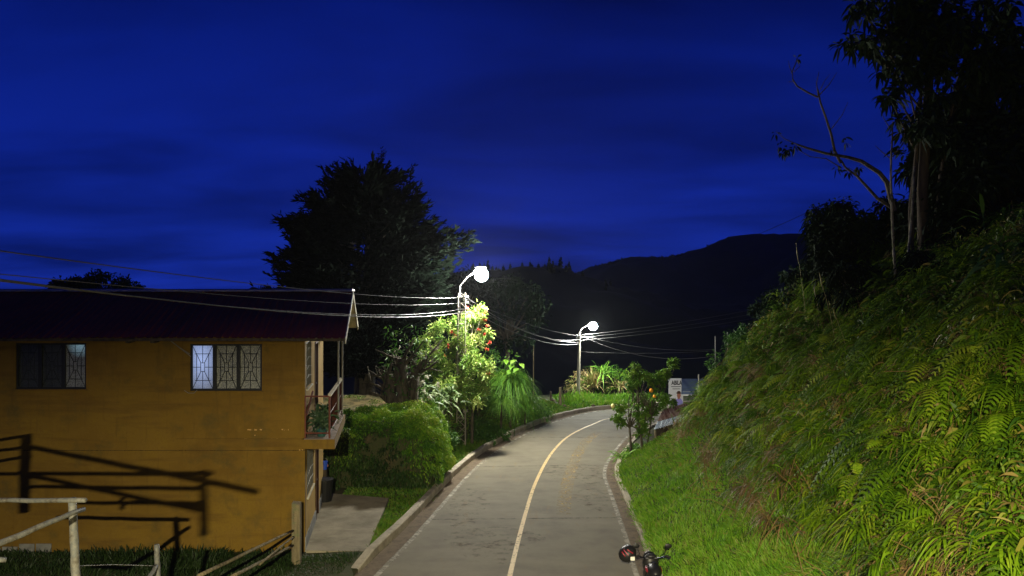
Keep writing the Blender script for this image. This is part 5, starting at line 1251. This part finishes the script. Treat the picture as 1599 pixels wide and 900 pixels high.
# low bushes along the left verge
for (px, py, Yd, r, lab) in ((752, 690, 33.6, 18, 'low dark bush right of the lamp mast foot'), (775, 682, 34.8, 16, 'low bush left of the tall grass clump'), (700, 690, 30.2, 10, 'small bush between hedge bank and lamp mast'), (738, 672, 34.2, 22, 'shadowed bush behind the lamp mast'), (845, 645, 41.0, 12, 'small round bush right of the tall grass clump')):
    c = W(px, py, Yd); t = thing('bush', (c.x, c.y, G(c.x, c.y)), lab, 'bush', 'bushes on the left verge'); k_ = Yd / F
    mb = MB(); crown(mb, clump_set(c, (r * k_ * 1.2, r * k_, r * k_), 16, .26), 70, .14, .05); mb.build('foliage', M['shrub_mid'], t)
    mb = MB(); mb.tube([(c.x, c.y, G(c.x, c.y) - .1), c], [.04, .02], 5); mb.build('stem', M['bark'], t)
c = W(612, 668, 27.2); t = thing('bush', c, 'dark bush at the foot of the gnarled trunk on the hedge bank', 'bush')
mb = MB(); crown(mb, clump_set(c, (.75, .4, .35), 14, .22), 60, .13, .05); mb.build('foliage', M['shrub_mid'], t)
mb = MB(); mb.tube([(c.x, c.y, G(c.x, c.y) - .1), c], [.04, .02], 5); mb.build('stem', M['bark'], t)
# --- reed thicket at the bend
def reed_clump(px, py, Yd, n, L, Wd, label, m, top=.0, bend=.45, up=2.2):
    return strap(px, py, Yd, n, L, Wd, label, m, 'reed_clump', bend, up, cat='reeds', group='reeds at the bend', top=top)
reed_clump(900, 640, 54.5, 110, 1.7, .06, 'leftmost dry reed clump around the far lamp post foot', 'reed', .6, .9, 1.3)
reed_clump(926, 640, 54.5, 150, 2.3, .07, 'tall straw coloured reed clump in the middle of the thicket', 'reed', .8, .5, 2.6)
reed_clump(941, 638, 55, 90, 2.5, .09, 'tallest reed clump with green arching top', 'broad_bright', 1.5, .75, 2.6)
reed_clump(968, 636, 55, 110, 1.9, .06, 'rightmost reed clump beside the citrus tree', 'reed', .6, .8, 1.6)
blob_tree(905, 606, 55.5, 18, 22, 'dry yellowish bush wrapped round the far lamp post', 'reed', n=26, r=.42, per=44, L=.3, Wd=.05, name='shrub')
blob_tree(958, 600, 56, 28, 26, 'round yellow green bush in the reed thicket', 'mound', n=44, r=.42, per=46, L=.2, Wd=.07, name='shrub', rshift=-.2)
blob_tree(925, 610, 56, 20, 18, 'small leafy bush behind the middle reed clump', 'mound', n=20, r=.4, per=40, L=.2, Wd=.07, name='shrub')
mb = MB(); grass_on(mb, 5000, 3, 11, 46.5, 54, lambda x, y: near_poly(x, y, LK[::3])[0] < -.2, (.3, .8), (.03, .05), 1.1, .5); tag(mb.build('grass', M['grass_bright']), 'bright grass at the foot of the reeds by the bend', 'grass', kind='stuff')

# --- citrus tree at the right kerb
Y = 30.5; k_ = Y / F; cl = []
for (px, py, r) in ((975, 640, 22), (1000, 650, 22), (1000, 620, 24), (985, 600, 18), (1010, 590, 18), (995, 578, 14), (1030, 600, 22), (1037, 586, 14), (1050, 568, 9), (1040, 625, 18), (1018, 640, 20), (965, 655, 10)  , (1005, 672, 14)):
    c = np.array(W(px, py, Y + rng.uniform(-.4, .5)))
    for _ in range(11): cl.append((c + dirs(1)[0] * r * k_ * rng.uniform(.2, .9), .16 * rng.uniform(.7, 1.3)))
b0 = W(985, 712, Y); t = thing('citrus_tree', (b0.x, Y, G(b0.x, Y)), 'small dark leaved citrus tree with orange fruit at the right road edge', 'tree')
mb = MB()
for (pa, pb, r) in (((985, 716), (983, 668), .07), ((1003, 716), (1000, 672), .08), ((1006, 700), (1018, 650), .04)):
    a, b = W(*pa, Y + rng.normal() * .1), W(*pb, Y); a.z -= .35; mb.tube([a, a.lerp(b, .5) + Vector((.03, 0, 0)), b], [r, r * .8, r * .6], 7)
    for c_, _ in [cl[i] for i in rng.permutation(len(cl))[:12]]:
        e_ = Vector(tuple(c_)); mb.tube([b, b.lerp(e_, .5) + Vector((rng.normal() * .08, 0, .08)), e_], [r * .45, r * .25, .008], 4)
mb.build('trunk', M['bark'], t); mb = MB(); crown(mb, cl, 34, .15, .06, shell=.2, droop=.2); mb.build('crown', M['citrus'], t)
for (px, py, m_, r) in ((1017, 610, 'orange', .085), (1022, 619, 'orange', .07), (957, 634, 'yellow_fruit', .085)):
    mb = MB(); mb.ball(W(px, py, Y - .75), r, 10, 8); mb.build('fruit', M[m_], t, smooth=True)
strap(975, 712, 30.2, 60, .9, .05, 'fan of strap leaves at the kerb under the citrus tree', 'broad_bright', bend=.7, up=1.1)
strap(995, 705, 31.2, 60, .9, .05, 'second fan of leaves behind the citrus trunks', 'shrub_mid', bend=.7, up=1.3)
strap(1060, 690, 31.0, 22, .9, .05, 'upright pale leaves in front of the slatted shed wall', 'broad_bright', bend=.3, up=2.5)
# --- shrubs on the crest left of the bank
def bank_bush(px, py, Yd, rx, ry, lab, m='shrub_mid', n=30, per=60, L=.16, Wd=.055, r=.34):
    c = W(px, py, Yd); k_ = Yd / F; t = thing('bush', (c.x, c.y, G(c.x, c.y)), lab, 'bush', 'bushes on the right bank')
    mb = MB(); crown(mb, clump_set(c, (rx * k_, rx * k_ * .8, ry * k_), n, r), per, L, Wd, shell=.3); mb.build('foliage', M[m], t)
    mb = MB(); mb.tube([(c.x, c.y, G(c.x, c.y) - .2), (c.x, c.y, c.z)], [.06, .03], 6); mb.build('stem', M['bark'], t)
bank_bush(1108, 640, 30.5, 28, 40, 'bright leafy shrub beside the rusty shed roof', 'citrus', 34)
bank_bush(1135, 585, 30.5, 30, 40, 'grey green shrub on the crest above the bright leafy shrub')
bank_bush(1165, 545, 30.0, 32, 38, 'feathery shrub halfway up the crest of the bank', L=.2, Wd=.03)
bank_bush(1205, 500, 29, 34, 46, 'dark shrub near the top of the crest', 'dark_leaf', 34, L=.2, Wd=.05)
bank_bush(1250, 460, 27, 34, 50, 'dark shrub under the drooping bush at the crest top', 'dark_leaf', 34, L=.22, Wd=.06)
bank_bush(1150, 640, 27.5, 40, 34, 'tangled shrub between the bright shrub and the open grass', 'shrub_mid', 36)
bank_bush(1200, 585, 26, 38, 34, 'low tangled shrub left of the broad drooping leaves', 'shrub_mid', 34)

# --- upper right: trees on the bank top
def dark_mass(px, py, Yd, rx, ry, n, r, per, L, Wd, lab, m='right_tree', droop=.5, cat='tree', name='dark_tree', trunk=.12, group='dark trees on the bank top', prof=(.3, 1, .8, .06)):
    c = W(px, py, Yd); k_ = Yd / F; g = G(c.x, c.y)
    cl = clump_set(c, (rx * k_, rx * k_ * .7, ry * k_), n, r)
    tree(name, lab, cat, (c.x, c.y, g - .2), (c.x + rng.normal() * .2, c.y, g + .55 * max(.8, c.z - g)), cl, per, L, Wd, trunk, trunk * .6, m, 'dark_wood', group, droop=droop, shell=.15, prof=prof)
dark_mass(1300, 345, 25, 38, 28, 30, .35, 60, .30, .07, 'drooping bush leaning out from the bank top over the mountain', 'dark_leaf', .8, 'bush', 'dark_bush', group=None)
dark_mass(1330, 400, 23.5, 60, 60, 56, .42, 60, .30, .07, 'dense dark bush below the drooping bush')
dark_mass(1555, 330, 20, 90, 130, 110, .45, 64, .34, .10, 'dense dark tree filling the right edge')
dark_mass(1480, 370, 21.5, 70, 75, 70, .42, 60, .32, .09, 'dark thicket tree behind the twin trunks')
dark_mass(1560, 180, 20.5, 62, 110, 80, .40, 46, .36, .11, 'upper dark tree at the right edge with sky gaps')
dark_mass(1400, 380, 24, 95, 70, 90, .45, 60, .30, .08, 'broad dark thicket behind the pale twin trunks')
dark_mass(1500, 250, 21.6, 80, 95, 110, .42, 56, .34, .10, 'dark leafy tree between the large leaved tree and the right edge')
dark_mass(1460, 420, 19.3, 50, 34, 40, .3, 50, .3, .05, 'dim bush at the foot of the ridged trunk', 'dim_leaf', .8, 'bush', 'dark_bush', group=None)
dark_mass(1340, 450, 21.5, 60, 34, 44, .3, 50, .3, .05, 'dim bush left of the foot of the pale trunks', 'dim_leaf', .8, 'bush', 'dark_bush', group=None)
def big_leaf_tree():
    Y = 20.5; t = thing('large_leaved_tree', (W(1415, 440, Y)), 'tall tree with large hanging leaves and ridged trunk, reaching the top edge', 'tree')
    tb = MB()
    for (pts, r) in (([(1443, 470), (1440, 300), (1447, 180), (1455, 60), (1460, -60)], .16), ([(1425, 470), (1422, 330), (1432, 230), (1440, 120)], .08), ([(1460, 470), (1466, 300), (1490, 150), (1530, 20)], .09)):
        P = [W(px, py, Y + i * .03) for i, (px, py) in enumerate(pts)]; tb.tube(P, np.linspace(r, r * .55, len(P)), 9)
    def twig(a, b, r=.02): p, q = W(*a, Y), W(*b, Y); tb.tube([p, p.lerp(q, .5) + Vector((0, 0, -.05)), q], [r, r * .7, r * .35], 5)
    cl = []
    for (px, py, r, n) in ((1390, 20, 50, 26), (1360, 70, 38, 16), (1330, 65, 22, 7), (1395, 95, 36, 16), (1450, 40, 60, 40), (1440, 110, 48, 26), (1395, 140, 20, 7), (1500, 60, 60, 34), (1470, 160, 46, 20), (1385, 148, 12, 3), (1345, 15, 26, 8), (1500, 230, 40, 16), (1420, 190, 26, 7), (1550, 15, 40, 14), (1410, -30, 60, 26), (1510, -40, 60, 26), (1480, 60, 60, 40), (1545, 90, 50, 34), (1420, 70, 50, 34), (1460, 200, 34, 20), (1570, 40, 40, 26), (1440, 10, 60, 40)):
        k_ = Y / F; yy = Y + rng.uniform(-.7, .7)
        for _ in range(n):
            d = dirs(1)[0]; q = rng.random() ** .5; px2, py2 = px + d[0] * r * q, py + d[2] * r * q; cl.append((np.array(W(px2, py2, yy + d[1] * .6)), .12 * rng.uniform(.7, 1.4)))
    for (a, b) in (((1445, 180), (1395, 110)), ((1395, 110), (1335, 65)), ((1440, 150), (1380, 30)), ((1430, 185), (1415, 120)), ((1430, 200), (1400, 145)), ((1450, 120), (1500, 30)), ((1475, 200), (1520, 120)), ((1450, 60), (1420, -20)), ((1460, 180), (1480, 120)), ((1400, 100), (1350, 20)), ((1428, 232), (1388, 148))): twig(a, b, .035)
    tb.build('trunk', M['dark_wood'], t, smooth=True)
    mb = MB()
    for (c, r) in cl:                      # rosettes of long drooping leaves
        n = 13; d = dirs(n, -.15); mb.blades(np.tile(c, (n, 1)) + d * r * .5, d, .30 * rng.uniform(.7, 1.2, n), .10, rng.uniform(.3, .7, n), prof=(.2, .8, 1, .7, .05), side=np.cross(d, [0, 0, 1.]) + rng.normal(size=(n, 3)) * .4)
    mb.build('crown', M['right_tree'], t)
big_leaf_tree()
# pale twin trunks and the leafless tree
t = thing('pale_trunk_tree', W(1400, 450, 20.3), 'two slender lichen spotted pale trunks on the bank top', 'tree')
for pts, r in (([(1401, 462), (1396, 400), (1393, 340), (1391, 270), (1392, 235)], .042), ([(1410, 450), (1418, 400), (1424, 330), (1428, 260)], .042)):
    mb = MB(); P = [W(px, py, 20.2) for px, py in pts]; mb.tube(P, np.linspace(r, r * .6, len(P)), 8); mb.build('trunk', M['bark_pale'], t, smooth=True)
t = thing('bare_tree', W(1395, 420, 20.6), 'nearly leafless tree with crooked branches reaching left over the sky', 'tree')
mb = MB(); Yb = 20.4
def br(pts, r0, r1): P = [W(px, py, Yb) for px, py in pts]; mb.tube(P, np.linspace(r0, r1, len(P)) * 1.35, 6)
br([(1396, 330), (1385, 285), (1373, 270), (1345, 252), (1325, 246), (1290, 240), (1262, 232), (1245, 226)], .055, .018)
br([(1393, 325), (1370, 310), (1352, 290), (1338, 275), (1320, 262), (1313, 250)], .035, .018)
br([(1313, 255), (1303, 235), (1298, 210), (1290, 185), (1281, 160), (1277, 140)], .03, .016)
br([(1277, 152), (1262, 145), (1245, 135), (1238, 125), (1237, 112), (1243, 98), (1245, 90)], .02, .009)
br([(1238, 118), (1233, 105), (1231, 95)], .009, .004); br([(1240, 112), (1249, 104), (1248, 96)], .009, .004); br([(1238, 128), (1230, 128)], .008, .003)
br([(1278, 152), (1275, 130), (1279, 112)], .013, .005); br([(1280, 148), (1295, 132), (1307, 113)], .013, .004); br([(1281, 140), (1288, 126), (1296, 116)], .009, .003)
br([(1298, 202), (1315, 180), (1324, 160)], .010, .004); br([(1313, 262), (1290, 248), (1265, 245), (1243, 232)], .012, .006); br([(1245, 226), (1225, 217), (1211, 205)], .012, .004)
br([(1391, 250), (1393, 225), (1394, 190)], .022, .010); br([(1393, 250), (1378, 238), (1367, 228)], .012, .005); br([(1394, 245), (1410, 225), (1413, 205)], .013, .006); br([(1394, 220), (1408, 203), (1415, 185)], .012, .004); br([(1392, 205), (1380, 185), (1373, 168)], .010, .003)
br([(1350, 290), (1335, 268), (1325, 262), (1318, 275)], .010, .004); mb.build('trunk', M['bark'], t)
mb = MB()
for (px, py, n) in ((1222, 238, 16), (1230, 232, 12), (1216, 228, 8), (1244, 92, 5), (1241, 228, 8), (1318, 215, 6), (1306, 262, 8), (1320, 222, 7), (1340, 262, 12), (1325, 268, 10), (1211, 208, 4), (1300, 232, 5)):
    c = np.array(W(px, py, Yb)); d = dirs(n, -.5); mb.blades(c + d * .05, d, .17 * rng.uniform(.6, 1.2, n), .065, .5, prof=(.2, 1, .8, .05))
mb.build('leaves', M['right_tree'], t)
# thin dark weeds along the bank top outline
mb = MB(); x, y = scatter(2600, 6, 16, 18, 30, lambda x, y: (near_poly(x, y, RK[::3])[0] > 5.5) & (x / y < .72)); n = len(x)
mb.blades(np.c_[x, y, gz(x, y)], dirs(n, 1.2, .6), rng.uniform(.4, 1.1, n), .03, .5); tag(mb.build('weeds', M['shrub_mid']), 'dim tall weeds along the top of the bank', 'weeds', kind='stuff')
mb = MB(); n = 2600; k = rng.integers(150, 350, n); E_ = np.where((rng.random(n) < .5)[:, None], offs(LE, -.36)[k], offs(RE, .24)[k]) + rng.normal(size=(n, 2)) * [.05, .4]
m_ = vnoise(E_[:, 1], E_[:, 0] * 0, .9, 81) > 0; E_ = E_[m_]; n = len(E_)
mb.blades(np.c_[E_, zr(E_[:, 1])], dirs(n, 1.3, .6), rng.uniform(.04, .13, n), .012, .4); tag(mb.build('gutter_weeds', M['grass_mid']), 'small weeds sprouting in the gutters along the kerbs', 'weeds', kind='stuff')
# leaf litter on the road edges
mb = MB(); n = 700; k = rng.integers(160, 340, n); E_ = np.where((rng.random(n) < .5)[:, None], offs(LE, -.22)[k], offs(RE, .18)[k]) + rng.normal(size=(n, 2)) * [.16, .4]
mb.blades(np.c_[E_, zr(E_[:, 1]) + .012], np.c_[rng.normal(size=(n, 2)), rng.uniform(0, .15, n)], rng.uniform(.04, .11, n), rng.uniform(.02, .04, n), 0, prof=(.4, 1, .1), side=np.c_[rng.normal(size=(n, 2)), np.zeros(n)])
tag(mb.build('litter', M['dead']), 'dry leaves and grit scattered in the gutters', 'leaf litter', kind='stuff')

# ------------------------------------------------------------------ thin night mist
mb = MB(); mb.box(-300, 300, -12, 640, -40, 140)
hm = bpy.data.materials.new('haze'); hm.use_nodes = True; t = hm.node_tree; t.nodes.clear()
pv = N(t, 'ShaderNodeVolumePrincipled'); pv.inputs['Color'].default_value = (.9, .95, 1, 1); pv.inputs['Density'].default_value = .00013; pv.inputs['Anisotropy'].default_value = .55
ho = N(t, 'ShaderNodeOutputMaterial'); t.links.new(pv.outputs[0], ho.inputs['Volume'])
tag(mb.build('haze', hm), kind='stuff')
